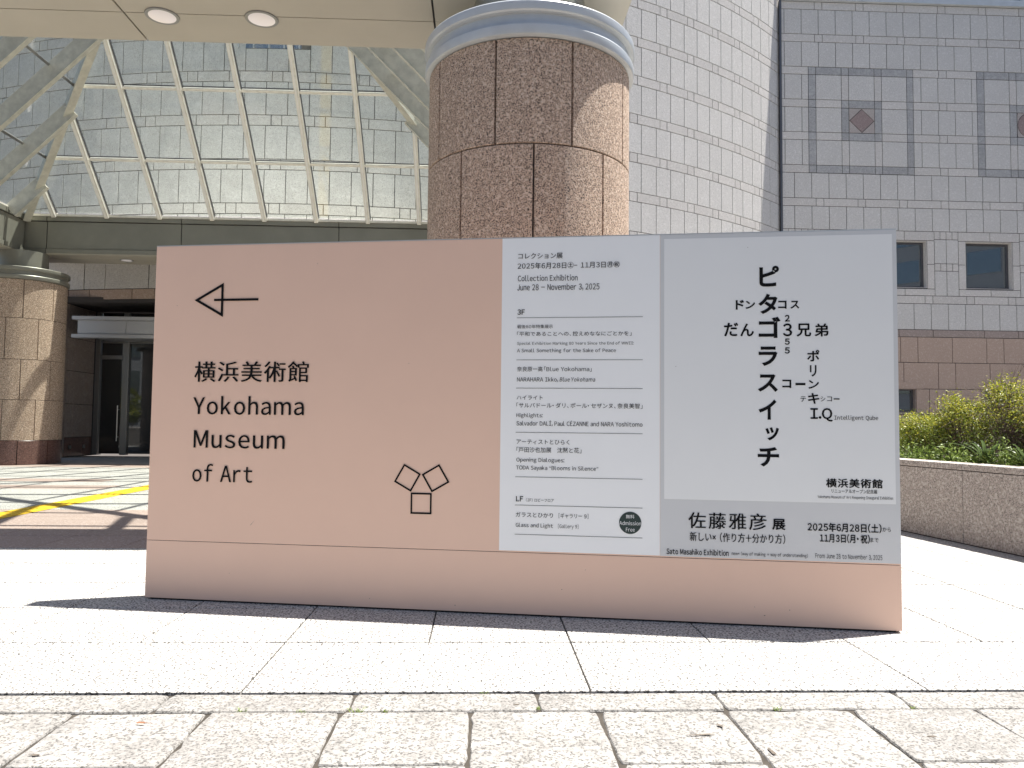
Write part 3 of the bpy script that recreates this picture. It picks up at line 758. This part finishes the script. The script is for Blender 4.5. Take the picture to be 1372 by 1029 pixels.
# beams: core, lips, panels
BZ0, BZ1 = 5.93, 7.03
def beam(x0, x1, y0, y1, label, cuts, axis, visible_face):
    b = empty('porch_beam', ((x0+x1)/2, (y0+y1)/2, 0), 0, label, 'beam', 'panelled beams of the glass porch')
    cx, cy = b.location.x, b.location.y; e = .05
    MB().box(x0-cx+e, x1-cx-e, y0-cy+e, y1-cy-e, BZ0+.03, BZ1-.03).build('beam_core', M['black'], b)
    def seg(a, c):
        return (a+.012, c-.012)
    for a, c in zip(cuts[:-1], cuts[1:]):
        p, q_ = seg(a, c)
        if axis == 'x':
            X0, X1 = p-cx, q_-cx; ym = (y0+y1)/2-cy
            MB().box(X0, X1, y0-cy+.0, ym-.008, BZ0, BZ0+.028).build('soffit_panel', M['metal_soffit'], b)
            MB().box(X0, X1, ym+.008, y1-cy-.0, BZ0, BZ0+.028).build('soffit_panel', M['metal_soffit'], b)
            for (ya, yb, yl0, yl1) in ((y0-cy+.02, y0-cy+.045, y0-cy-.02, y0-cy+.045), (y1-cy-.045, y1-cy-.02, y1-cy-.045, y1-cy+.02)):
                MB().box(X0, X1, ya, yb, BZ0+.165, BZ1-.165).build('fascia_panel', M['metal_panel'], b)
                MB().box(X0, X1, yl0, yl1, BZ0+.03, BZ0+.15).build('bottom_lip', M['metal_panel'], b)
                MB().box(X0, X1, yl0, yl1, BZ1-.14, BZ1).build('top_lip', M['metal_panel'], b)
        else:
            Y0, Y1 = p-cy, q_-cy; xm = (x0+x1)/2-cx
            MB().box(x0-cx, xm-.008, Y0, Y1, BZ0, BZ0+.028).build('soffit_panel', M['metal_soffit'], b)
            MB().box(xm+.008, x1-cx, Y0, Y1, BZ0, BZ0+.028).build('soffit_panel', M['metal_soffit'], b)
            for (xa, xb, xl0, xl1) in ((x0-cx+.02, x0-cx+.045, x0-cx-.02, x0-cx+.045), (x1-cx-.045, x1-cx-.02, x1-cx-.045, x1-cx+.02)):
                MB().box(xa, xb, Y0, Y1, BZ0+.165, BZ1-.165).build('fascia_panel', M['metal_panel'], b)
                MB().box(xl0, xl1, Y0, Y1, BZ0+.03, BZ0+.15).build('bottom_lip', M['metal_panel'], b)
                MB().box(xl0, xl1, Y0, Y1, BZ1-.14, BZ1).build('top_lip', M['metal_panel'], b)
    cap = MB(); cap.box(x0-cx+.06, x1-cx-.06, y0-cy+.06, y1-cy-.06, BZ1-.028, BZ1-.01); cap.build('top_cover', M['metal_panel'], b)
    return b
BF0, BF1 = 8.13, 9.45          # front beam
BB0, BB1 = 22.16, 23.40        # back beam
BL0, BL1 = -14.2, -13.0; BR0, BR1 = .42, 1.62
cutx = [BL0, -12.42, -8.55, -4.17, -.60, BR1]
beam(BL0, BR1, BF0, BF1, 'cream soffit beam with two round downlights across the top of the view', cutx, 'x', -1)
beam(BL0, BR1, BB0, BB1, 'grey-green panelled beam under the glass roof, above the entrance', [BL0, -12.42, -8.65, -4.17, -.3, BR1], 'x', -1)
beam(BL0, BL1, BF1+.03, BB0-.03, 'grey-green panelled beam at the far left, running back to the corner column', [BF1+.03, 12.4, 15.4, 18.4, 21.2, BB0-.03], 'y', 1)
beam(BR0, BR1, BF1+.03, BB0-.03, 'panelled beam on the right side of the porch, behind the near column', [BF1+.03, 12.4, 15.4, 18.4, 21.2, BB0-.03], 'y', 1)
def downlight(x, y, label, grp='round downlights in the porch soffits'):
    d = empty('downlight', (x, y, BZ0), 0, label, 'downlight', grp)
    MB().lathe([(.150,-.002),(.152,-.014),(.186,-.014),(.190,-.002)], 48).build('trim_ring', M['metal_grey'], d, smooth=True)
    MB().lathe([(.152,-.013),(.13,-.009),(.10,-.006),(.05,-.004),(.001,-.0035)], 48).build('reflector', M['downlight'], d, smooth=True)
m, nt, b = newmat('downlight_reflector'); b.inputs['Base Color'].default_value = (.75,.70,.70,1); b.inputs['Roughness'].default_value = .3; b.inputs['Metallic'].default_value = .2
b.inputs['Emission Color'].default_value = (1,.93,.92,1); b.inputs['Emission Strength'].default_value = .06; M['downlight'] = m
downlight(-3.75, 8.84, 'left one of the two round white downlights in the cream soffit')
downlight(-2.61, 8.84, 'right one of the two round white downlights in the cream soffit, nearer the column')
downlight(-10.45, 22.8, 'small downlight under the far grey-green beam, above the entrance canopy')
# pyramid roof
M['rafter_highlight'] = plain('painted_highlight', (.86,.85,.82), .3, .0, 3, .15)  # paler than the rafters: sunlight put into the colour
lk = empty('shade_roof', (-6.3, 24, 6.6), 0, 'unseen flat slab added between the porch beam and the curved wall to shade the entrance', 'roof')
MB().box(-8.2, 7.6, -.58, 3.2, -.15, .12).build('shade_slab', M['metal_soffit'], lk)  # added out of view, keeps sky light off the entrance
PX0, PX1, PY1 = -13.08, .50, 22.20; PY0 = PY1-(PX1-PX0); PZ = 7.07
AP = Vector(((PX0+PX1)/2, (PY0+PY1)/2, PZ+(PX1-PX0)/2))
roof = empty('glass_pyramid_roof', (AP.x, AP.y, PZ), 0, 'pyramid roof of glass panes on pale steel rafters above the porch', 'glass roof')
O = Vector((AP.x, AP.y, PZ))
half = (PX1-PX0)/2
def fr_pt(face, s, t, lift=0.0):
    """s along the eave (-half..half), t up the slope in plan; face 0 back,1 right,2 front,3 left; lift = along the slope's outward normal"""
    k = lift*math.sqrt(.5)
    v = Vector((s, half-t+k, t+k))
    a = {0:0, 1:-90, 2:180, 3:90}[face]
    return Matrix.Rotation(R(a),3,'Z') @ v
purl = [1.25, 2.65, 4.05, 5.4]
rs = [k*1.48 for k in range(-4,5)]
for face in range(4):
    nrm = fr_pt(face,0,0,1)-fr_pt(face,0,0,0)
    # inner, weathered rafters; in cross section a flange and a web
    for s in rs:
        tm = half-abs(s)-.05
        if tm < .3: continue
        if abs(s) < .01: tm = half-.25
        f_ = MB()
        if face in (1,3):
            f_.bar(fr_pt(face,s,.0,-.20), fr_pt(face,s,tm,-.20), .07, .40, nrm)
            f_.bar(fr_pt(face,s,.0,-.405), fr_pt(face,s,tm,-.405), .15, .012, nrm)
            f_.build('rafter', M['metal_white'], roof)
        else:
            f_.bar(fr_pt(face,s,.0,-.075), fr_pt(face,s,tm,-.075), .12, .15, nrm)
            f_.bar(fr_pt(face,s,.0,.03), fr_pt(face,s,tm,.03), .07, .05, nrm)
            f_.build('rafter', M['metal_cream'], roof, bevel=.012)
            e_ = .072
            MB().bar(fr_pt(face,s-.01,.05,-.156), fr_pt(face,s-.01,tm-.1,-.156), .045, .014, nrm).build('highlight_strip', M['rafter_highlight'], roof)  # narrow pale bar, a painted highlight for the rafter's sunlit side
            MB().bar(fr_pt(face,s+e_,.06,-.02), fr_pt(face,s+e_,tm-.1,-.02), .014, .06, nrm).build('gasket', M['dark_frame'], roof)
    for t in purl:
        w = half-t
        cuts_ = [-w] + [s for s in rs if abs(s) < w-.1] + [w]
        for a, b_ in zip(cuts_[:-1], cuts_[1:]):
            if b_-a < .25: continue
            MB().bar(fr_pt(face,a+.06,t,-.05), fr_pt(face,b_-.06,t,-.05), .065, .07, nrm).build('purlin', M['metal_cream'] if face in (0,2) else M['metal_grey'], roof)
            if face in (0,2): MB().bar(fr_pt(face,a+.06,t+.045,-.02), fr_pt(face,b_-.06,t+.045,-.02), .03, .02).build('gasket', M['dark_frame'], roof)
    # panes
    lv = [0.05] + purl + [half-.05]
    for t0, t1 in zip(lv[:-1], lv[1:]):
        w0 = half-t0
        cs = [-w0] + [s for s in rs if abs(s) < w0] + [w0]
        for a, b_ in zip(cs[:-1], cs[1:]):
            a0, b0 = a, b_; a1 = max(a, -(half-t1)); b1 = min(b_, half-t1)
            g_ = .02
            pts = [(a0+g_, t0), (b0-g_, t0)]
            # clip by the hips: |s| <= half - t
            poly = []
            corners = [(a0,t0),(b0,t0),(b0,t1),(a0,t1)]
            def clip(poly, fn):
                out = []
                for i in range(len(poly)):
                    p, q_ = poly[i], poly[(i+1)%len(poly)]; fp, fq = fn(p), fn(q_)
                    if fp >= 0: out.append(p)
                    if (fp >= 0) != (fq >= 0):
                        k = fp/(fp-fq); out.append((p[0]+(q_[0]-p[0])*k, p[1]+(q_[1]-p[1])*k))
                return out
            poly = clip(corners, lambda v: half-v[1]-v[0]-.02); 
            if poly: poly = clip(poly, lambda v: half-v[1]+v[0]-.02)
            if len(poly) < 3: continue
            V = [fr_pt(face, s, t, 0.004) for s, t in poly]
            MB().add(V, [tuple(range(len(V)))]).build('glass_pane', M['roof_glass'], roof)
for sx, sy in ((-1,1),(1,1),(-1,-1),(1,-1)):
    a = Vector((sx*half, sy*half, 0)); b_ = Vector((0,0,half)); hn = Vector((sx*.5, sy*.5, .7071)).normalized()
    MB().bar(a-hn*.14, b_-hn*.14, .10, .34, hn).bar(a-hn*.32, b_-hn*.32, .19, .02, hn).build('hip_rafter', M['metal_white'], roof)
for face in range(4):
    MB().bar(fr_pt(face,-half+.1,.0,-.03), fr_pt(face,half-.1,.0,-.03), .14, .06).build('eave_sill', M['metal_cream'], roof)
MB().tube((0,0,half-.6),(0,0,half+.2),.25,.2,16).build('apex_hub', M['metal_cream'], roof)

# ================================================================== THE SIGN BOARD
SX, SY, SA, SW_, SH = -2.3176, 5.5091, -0.179, 4.9655, 2.4745
TH = .133
sign = empty('museum_sign', (SX, SY, 0), SA, 'wide freestanding salmon pink museum sign with arrow, white listing and grey exhibition poster', 'sign')
SM = .405                                    # seam between the plinth and the upper board
def sbox(name, u0, u1, v0, v1, y0, y1, mat, bev=0):
    return MB().box(u0, u1, y0, y1, v0, v1).build(name, mat, sign, bevel=bev)
sbox('plinth', 0, SW_, .012, SM, 0, TH, M['pink'], .002)
sbox('base_frame', .03, SW_-.03, 0, .012, .02, TH-.02, M['black'])
sbox('board', 0, SW_, SM+.003, SH, 0, TH, M['pink'], .002)
sbox('core', .01, SW_-.01, SM-.01, SM+.01, .006, TH-.006, M['black'])
sbox('top_trim', .0, SW_, SH, SH+.006, .0, TH, M['steel'])
sbox('information_panel', 2.488, 3.520, SM+.012, SH-.001, -.0015, 0, M['print_white'])
sbox('poster', 3.522, SW_-.001, SM+.010, SH-.001, -.0015, 0, M['poster_grey'])
sbox('poster_sheet', 3.547, 4.939, .775, SH-.028, -.003, -.0015, M['poster_pale'])
def flat(name, loops, y, mat):
    m = MB()
    for L in loops: m.add([(u, y, v) for u, v in L], [tuple(range(len(L)))])
    return m.build(name, mat, sign)
def strip(a, b, w):
    ax, az = a; bx_, bz = b; L = math.hypot(bx_-ax, bz-az); nx, nz = -(bz-az)/L*w/2, (bx_-ax)/L*w/2
    return [(ax-nx,az-nz),(bx_-nx,bz-nz),(bx_+nx,bz+nz),(ax+nx,az+nz)]
YT = -.0045
# arrow
A_ = [(.320,2.086),(.510,2.192),(.510,1.980)]
def outline(pts, w):
    """closed line of width w with mitred corners, as quads"""
    n = len(pts); area = sum(pts[i][0]*pts[(i+1)%n][1]-pts[(i+1)%n][0]*pts[i][1] for i in range(n))
    sg = 1 if area > 0 else -1; out = []
    for off in (-w/2, w/2):
        ring = []
        for i in range(n):
            p0, p1, p2 = Vector(pts[i-1]), Vector(pts[i]), Vector(pts[(i+1)%n])
            d1, d2 = (p1-p0).normalized(), (p2-p1).normalized(); n1 = Vector((d1.y,-d1.x))*sg; n2 = Vector((d2.y,-d2.x))*sg
            m_ = (n1+n2).normalized(); ring.append(p1 + m_*off/max(.3, m_.dot(n1)))
        out.append(ring)
    i_, o_ = out
    return [[tuple(i_[k]), tuple(i_[(k+1)%n]), tuple(o_[(k+1)%n]), tuple(o_[k])] for k in range(n)]
flat('arrow_symbol', outline(A_, .017) + [strip((.449,2.086),(.778,2.087),.016)], YT, M['ink'])
for pts in ([(1.843,.960),(1.949,.900),(1.888,.790),(1.780,.850)], [(2.079,.962),(2.144,.853),(2.034,.789),(1.970,.898)], [(1.895,.772),(2.027,.772),(2.027,.643),(1.895,.643)]):
    flat('square_symbol', outline(pts, .011), YT, M['ink'])
for v in (1.9415,1.6625,1.4765,1.1865,.896,.713,.524): flat('rule_line', [strip((2.59,v),(3.411,v),.0026)], YT, M['ink'])
flat('round_badge', [[(3.334+.0705*math.cos(2*math.pi*k/48), .618+.0705*math.sin(2*math.pi*k/48)) for k in range(48)]], YT, M['badge'])
def is_cjk(ch): return ord(ch) > 0x2E00 or ch in '×・−㊏㊊㊗'
def lettering(txt, u0, u1, v0, v1, bold, col, shear):
    V = []; F = []; x = 0.0; h = v1-v0
    kana3 = bold == 3
    off = .030 if kana3 else 0.0
    track = {'Yokohama':.05,'Museum':.05,'of Art':.05}.get(txt, 0) + (.10 if txt in ('佐藤雅彦',) else 0) + (.05 if txt == '横浜美術館' else 0)
    for ch in txt:
        if ch == ' ': x += .34; continue
        if ch == '\u3000': x += 1.0; continue
        vs, fs, (a, b) = glyph(ch, shear, off)
        n = len(V)
        if is_cjk(ch):
            dx = x; adv = 1.0 + track
            if ch in '「」、・': adv = .62; dx = x - (a - .06) if ch in '」、' else (x - a + .10 if ch == '・' else x - .38)
        else:
            sb = .02 if ch in "AVWYTvwy,.:'" else (.055 if ch in 'oceOCGQDaSs' else .075)
            dx = x - a + sb; adv = (b-a) + 2*sb + track
        V += [(p+dx, q) for p, q in vs]; F += [tuple(i+n for i in f) for f in fs]; x += adv
    if not V: return
    ax, bx_ = min(v[0] for v in V), max(v[0] for v in V); ay, by_ = min(v[1] for v in V), max(v[1] for v in V)
    if col == 'S' and txt == 'I.Q': pass
    sx_, sy_ = (u1-u0)/(bx_-ax), (v1-v0)/(by_-ay)
    d = {0:.006, 1:.013, 2:.026, 3:0}[bold]
    if h < .05: d = {0:0, 1:.007, 2:.02, 3:0}[bold]
    shifts = [(0,0)] if d == 0 else ([(-d,0),(d,0)] if bold < 2 else [(-d,0),(d,0),(0,d*.8),(0,-d*.8)])
    VV = []; FF = []
    for si, (ox_, oy_) in enumerate(shifts):
        n = len(VV); yy = YT-.001-.0002*si
        VV += [(u0+(p-ax+ox_)*sx_, yy, v0+(q_-ay+oy_)*sy_) for p, q_ in V]; FF += [tuple(i+n for i in f) for f in F]
    MB().add(VV, FF).build('lettering', M['white_ink'] if col == 'W' else M['ink'], sign)
for t in TEXTS: lettering(*t)

# ================================================================== GRANITE PLANTER ON THE RIGHT WITH ITS SHRUBS
pl = empty('granite_planter', (5.20, 8.1, 0), 0, 'speckled granite planter wall with thin coping, right of the sign', 'planter')
pl.rotation_euler = (0, 0, math.atan(.108))
W_, Y0_, Y1_ = 2.6, -5.5, 7.5
def pbx(n, x0, x1, y0, y1, z0, z1, mat, bev=.004, nm='wall_slab'): return MB().box(x0,x1,y0,y1,z0,z1).build(nm, mat, pl, bevel=bev)
MB().box(.012, .26, Y0_, Y1_, 0, .80).box(.3, W_, Y0_+.02, Y1_-.02, 0, .78).build('planter_core', M['wall_joint'], pl)
jy = [Y0_, -4.75, -3.16, -1.57, .025, 1.62, 3.2, 4.8, 6.4, Y1_]
for a, b in zip(jy[:-1], jy[1:]):
    pbx(0, 0, .035, a+.003, b-.003, .012, .787, M['planter'])
    pbx(0, -.004, .30, a+.003, b-.003, .795, .862, M['planter'], .006, 'coping_stone')
MB().box(.302, W_, Y0_+.05, Y1_-.05, .78, .815).build('soil', M['soil'], pl)
MB().box(0, W_, Y0_-.04, Y0_, 0, .86).box(0, W_, Y1_, Y1_+.04, 0, .86).box(W_, W_+.04, Y0_, Y1_, 0, .86).build('end_wall', M['planter'], pl)

def leafcloud(rnd, n, inside, size, elong=1.8, sphere=None):
    """many small folded leaves scattered through a volume"""
    V = []; F = []
    while n > 0:
        c = inside(rnd)
        if c is None: continue
        n -= 1
        d = Vector((rnd.gauss(0,1), rnd.gauss(0,1), rnd.gauss(.35,.8))).normalized()
        s = Vector((rnd.gauss(0,1), rnd.gauss(0,1), rnd.gauss(0,1))).cross(d).normalized()
        u = d.cross(s); L = size*rnd.uniform(.6,1.35); w = L/elong/2
        k = len(V); c = Vector(c)
        V += [c, c+d*L*.5+s*w+u*w*.3, c+d*L, c+d*L*.5-s*w+u*w*.3]; F += [(k,k+1,k+2),(k,k+2,k+3)]
    return V, F
def shrub(name, x, y, z, rx, ry, h, n, label, cat='shrub', group=None, bare=.3, seed=1, size=.032, young=.35, dry=0.0, stems=26):
    rnd = random.Random(seed); s = empty(name, (x,y,z), 0, label, cat, group)
    # clipped mass: clumps spread over the shell of a flattened dome
    clumps = []
    for k in range(int(60)):
        a = rnd.uniform(0, 2*math.pi); e = rnd.uniform(.25, 1)**.8; rr = math.sqrt(max(0,1-(e*.92)**3))*rnd.uniform(.45,1.0)
        clumps.append((rr*math.cos(a)*rx, rr*math.sin(a)*ry, e*h*rnd.uniform(.88,1.04), rnd.uniform(.07,.17)))
    def ins(r):
        c = r.choice(clumps); q = Vector((r.gauss(0,1),r.gauss(0,1),r.gauss(0,.8)))*c[3]*.62
        p = (c[0]+q.x, c[1]+q.y, c[2]+q.z)
        if p[2] < .02: return None
        return p
    V, F = leafcloud(rnd, int(n*(1-young-dry)), ins, size)
    tag(MB().add(V,F).build('foliage', M['leaf'], s), kind='stuff')
    def top(r):
        p = ins(r)
        if p is None: return None
        e = p[2]/h; d = math.hypot(p[0]/rx, p[1]/ry)
        if r.random() > max(0,(e-.45))*1.6: return None
        return (p[0], p[1], p[2]+r.uniform(0,.04))
    if young > 0:
        V, F = leafcloud(rnd, int(n*young), top, size*1.1); tag(MB().add(V,F).build('young_leaves', M['leaf_yellow'], s), kind='stuff')
    if dry > 0:
        V, F = leafcloud(rnd, int(n*dry), ins, size*.8, 2.5); tag(MB().add(V,F).build('dry_leaves', M['leaf_brown'], s), kind='stuff')
    m = MB()
    for k in range(stems):
        a = rnd.uniform(0,2*math.pi); b = Vector((rnd.uniform(-.25,.25)*rx, rnd.uniform(-.25,.25)*ry, 0)); r0 = rnd.uniform(.006,.012)
        tip = Vector((math.cos(a)*rx*rnd.uniform(.2,.95), math.sin(a)*ry*rnd.uniform(.2,.95), h*rnd.uniform(.7,1.0)))
        p = b
        for q in range(1,5):
            t = q/4; nx = b.lerp(tip, t) + Vector((rnd.gauss(0,.025),rnd.gauss(0,.025),rnd.gauss(0,.015)))
            m.tube(p, nx, r0*(1-.2*(q-1)), r0*(1-.2*q), 5)
            for _ in range(2):
                dd = Vector((rnd.gauss(0,1),rnd.gauss(0,1),rnd.gauss(.5,.7))).normalized()*rnd.uniform(.06,.17)*(1+bare)
                m.tube(nx, nx+dd, r0*.4, r0*.15, 4)
                if bare > .5: m.tube(nx+dd*.6, nx+dd*.6+Vector((rnd.gauss(0,1),rnd.gauss(0,1),rnd.gauss(.5,.6))).normalized()*.1, r0*.22, r0*.1, 3)
            p = nx
    tag(m.build('branches', M['bark'], s), kind='stuff')
    return s
GZ = .80
def PX(y): return 5.20 - .108*(y-8.1)
sp = [('clipped_shrub', .95, 9.95, .45, .55, .52, 6500, 'low clipped green shrub at the sign end of the planter, evenly leafy', .2, .30, 0, 24),
      ('clipped_shrub', .85, 9.15, .40, .50, .75, 5400, 'thin clipped shrub with green top and brown twigs, second from the sign', .6, .34, .08, 34),
      ('twiggy_shrub', .95, 8.50, .42, .48, .95, 3000, 'half bare twiggy shrub with tallest dry twigs and few yellow leaves', 1.0, .45, .12, 60),
      ('twiggy_shrub', .90, 7.85, .42, .50, .86, 4200, 'brown stemmed shrub with sparse yellow green tips beside the bushy yellow one', .9, .48, .10, 50),
      ('leafy_shrub', .85, 7.15, .42, .45, .75, 7600, 'dense bright yellow green bush at the right edge of the picture', .1, .5, 0, 26),
      ('leafy_shrub', .9, 6.2, .45, .5, .80, 5000, 'dense green bush beyond the right edge of the picture', .1, .5, 0, 18),
      ('clipped_shrub', 1.0, 11.2, .5, .7, .55, 5000, 'clipped shrub hidden behind the right end of the sign', .2, .3, 0, 18),
      ('clipped_shrub', 1.6, 10.3, .5, .8, .60, 4200, 'clipped shrub in the back row nearest the wing wall, left end', .2, .3, 0, 14),
      ('clipped_shrub', 1.7, 8.8, .5, .8, .66, 4200, 'clipped shrub in the back row of the planter, middle', .3, .3, .02, 18),
      ('clipped_shrub', 1.65, 7.3, .5, .8, .80, 4500, 'clipped shrub in the back row of the planter, right end', .3, .45, 0, 16)]
for k, (nm, dx, y, rx, ry, h, n, lab, bare, yg, dry, st) in enumerate(sp):
    shrub(nm, PX(y)+dx, y, GZ, rx, ry, h, int(n*1.75), lab, 'shrub', 'shrubs in the granite planter', bare, 11+k, .026, yg, dry, st)
# weeds and low plants along the coping
rnd = random.Random(5)
def low(r):
    y = r.uniform(5.5, 11.5); c = .33+abs(r.gauss(0,.16)); z = abs(r.gauss(0,.075))*(1.2+.9*noise.noise(Vector((y*2.3,1,0))))
    return (PX(y)+c, y, GZ+.02+z)
V, F = leafcloud(rnd, 7500, low, .052, 2.6)
gc = MB().add(V,F).build('ground_cover', M['leaf_low']); tag(gc, 'low bright green weeds growing along the planter coping', 'weeds', kind='stuff')
def strap_plant(x, y, z, n, L, label, seed):
    r = random.Random(seed); s = empty('strap_leaf_plant', (x,y,z), 0, label, 'plant', 'strap leaved plants in the granite planter')
    for k in range(n):
        a = r.uniform(0,2*math.pi); l = L*r.uniform(.65,1.1); w = .019*r.uniform(.8,1.2); arch = r.uniform(.35,.8)
        m = MB(); pts = []
        for t in range(8):
            f = t/7; rad = l*arch*f**1.3; zz = l*(1.15*f - .75*arch*f*f*1.25)
            pts.append((Vector((math.cos(a)*rad, math.sin(a)*rad, zz)), w*(1-f**2.2)+.002))
        sd_ = Vector((-math.sin(a), math.cos(a), 0)); V = []
        for p, ww in pts: V += [p-sd_*ww, p+Vector((0,0,-ww*.35)), p+sd_*ww]
        F = []
        for t in range(7):
            for j in (0,1): q = t*3+j; F.append((q,q+1,q+4,q+3))
        m.add(V,F).build('leaf', M['strap_leaf'], s, smooth=True)
strap_plant(PX(8.35)+.45, 8.35, GZ, 13, .60, 'plant with long arching strap leaves in front of the twiggiest shrub', 3)
strap_plant(PX(7.75)+.42, 7.75, GZ, 10, .48, 'smaller strap leaved plant nearer the right edge of the picture', 9)

rs_ = random.Random(21)
for (u, v, a, b) in [(.78,.55,.045,.0022),(.17,2.05,.006,.005),(1.86,1.64,.006,.006),(1.2,2.33,.006,.005),(2.9,.18,.007,.006),(4.1,.12,.006,.005),(4.16,.07,.010,.006),(4.31,.11,.006,.009),(2.2,.05,.007,.007),(1.62,.07,.006,.006),(3.62,1.62,.007,.006),(4.07,2.38,.006,.004),(.62,.20,.006,.005),(3.05,.31,.006,.004)]:
    n_ = 7; P_ = [(u+math.cos(6.283*k/n_)*a/2*rs_.uniform(.6,1), v+math.sin(6.283*k/n_)*b/2*rs_.uniform(.6,1)+ (math.cos(6.283*k/n_)*a*.5 if a > .03 else 0)) for k in range(n_)]
    flat('scuff', [P_], -.0048 if u > 3.5 and v > .8 else (-.0025 if u > 2.5 and v > .42 else -.001), M['bark'])
# ================================================================== SMALL THINGS ON THE GROUND
def tuft(x, y, n, h, label, seed):
    r = random.Random(seed); m = MB()
    for k in range(n):
        a = r.uniform(0,2*math.pi); l = h*r.uniform(.5,1.2); b = Vector((r.gauss(0,.012), r.gauss(0,.004), -.01)); t = b+Vector((math.cos(a)*l*.9, math.sin(a)*l*.5, l*.7)); s = Vector((-math.sin(a),math.cos(a),0))*.0016
        md = b.lerp(t,.5)+Vector((0,0,l*.15)); m.add([b-s,b+s,md+s,t,md-s],[(0,1,2,4),(4,2,3)])
    o = m.build('grass_tuft', M['leaf_low'], None, loc=(x,y,0)); tag(o, label, 'weed', 'tiny grass tufts in the paving joints')
for k, (x, y, n, h, lab) in enumerate([(-1.02,3.412,12,.03,'tiny grass tuft in the kerb joint, leftmost, below the left part of the sign'),(-.52,3.408,16,.034,'tiny grass tuft in the kerb joint at the end of a slab joint'),
    (-.40,3.410,10,.022,'smallest grass tuft, just right of the bigger tuft in the kerb joint'),(.03,3.628,10,.02,'tiny grass tuft at the upper kerb joint in the middle of the picture'),(1.32,3.412,14,.026,'tiny grass tuft in the kerb joint below the poster'),
    (.26,3.43,8,.02,'tiny grass tuft beside the kerb stone joint in the middle'),(-.75,3.41,9,.022,'tiny grass tuft between the two left tufts in the kerb joint'),(1.95,3.42,9,.024,'tiny grass tuft in the kerb joint below the right end of the sign')]):
    tuft(x, y, n, h, lab, 40+k)
def chip(x, y, w, d, rz, seed):
    r = random.Random(seed); n = 18; P = []
    for k in range(n):
        a = 2*math.pi*k/n; q = r.uniform(.45, 1.1); P.append((math.cos(a)*w/2*q, math.sin(a)*d/2*q, 0))
    MB().add(P, [tuple(range(n))]).build('chipped_spot', M['chip'], pav, loc=(x, y, -.0002), rz=rz)
M['chip'] = plain('chipped_stone', (.12,.10,.08), 1.0, 0, 60, .9)
for k, a_ in enumerate([(.905,3.13,.14,.016,.1),(1.01,3.22,.05,.02,-.9),(1.13,2.965,.018,.07,.12),(1.83,3.10,.05,.02,0),(-1.63,2.98,.05,.02,.2),(.17,3.47,.04,.015,.1)]): chip(*a_, 90+k)
lf = MB(); pts = [(0,0,.002),(.016,.005,.006),(.036,.004,.008),(.052,.0,.005),(.036,-.004,.003),(.016,-.005,.002)]
lf.add(pts, [(0,1,2,3,4,5)]); lf.tube((.05,0,.005),(.075,.004,.003),.0009,.0006,4)
tag(lf.build('dead_leaf', M['dead_leaf'], None, loc=(-1.40,3.275,0), rz=-.15), 'small reddish brown dead leaf on the worn paving, lower left', 'leaf')

# ================================================================== AROUND THE CAMERA (seen in the glass, and closing the court)
lp = empty('left_planter', (-18.2, 13.5, 0), 0, 'long granite planter left of the porch, mirrored in the entrance glass', 'planter')
MB().box(-4,4,-3.5,3.5,0,.86).build('wall', M['planter'], lp, bevel=.01)
for k, (x, y) in enumerate([(-21,16),(-19.4,15.9),(-17.8,16.1),(-16.2,15.9),(-14.9,15.6),(-20.2,14.2),(-18.2,14.3),(-16.2,14.2)]):
    h = 1.0 if k < 5 else 1.9
    shrub('hedge_shrub', x, y, .86, .95, .8, h, 2600, ('front' if k < 5 else 'taller back')+' row hedge shrub in the left planter, '+['first','second','third','fourth','fifth','first','second','third'][k]+' from its far end', 'shrub', 'hedge shrubs outside the picture on the left', .1, 70+k, .10, .3, 0, 8)
def office(name, x, y, rz, w, d, h, label, mat, fl=3.6):
    o = empty(name, (x,y,0), rz, label, 'building')
    MB().box(-w/2,w/2,-d/2,d/2,0,h).build('wall', M[mat], o)
    nf = int(h/fl)
    for f in range(nf):
        z = f*fl+1.0
        n = int(w/3.2)
        for k in range(n):
            xx = -w/2+(k+.5)*w/n; a = w/n*.42
            for sgn in (1,):
                MB().box(xx-a, xx+a, d/2+.0, d/2+.06, z, z+2.1).build('window', M['glass_dark'], o)
    return o
office('office_building', 52, -8, R(52), 36, 16, 24, 'pale office block across the street, mirrored in the wing windows', 'office_pale')
office('office_building', -25, -46, R(-20), 60, 18, 22, 'long pale office block far behind the camera', 'office_pale')
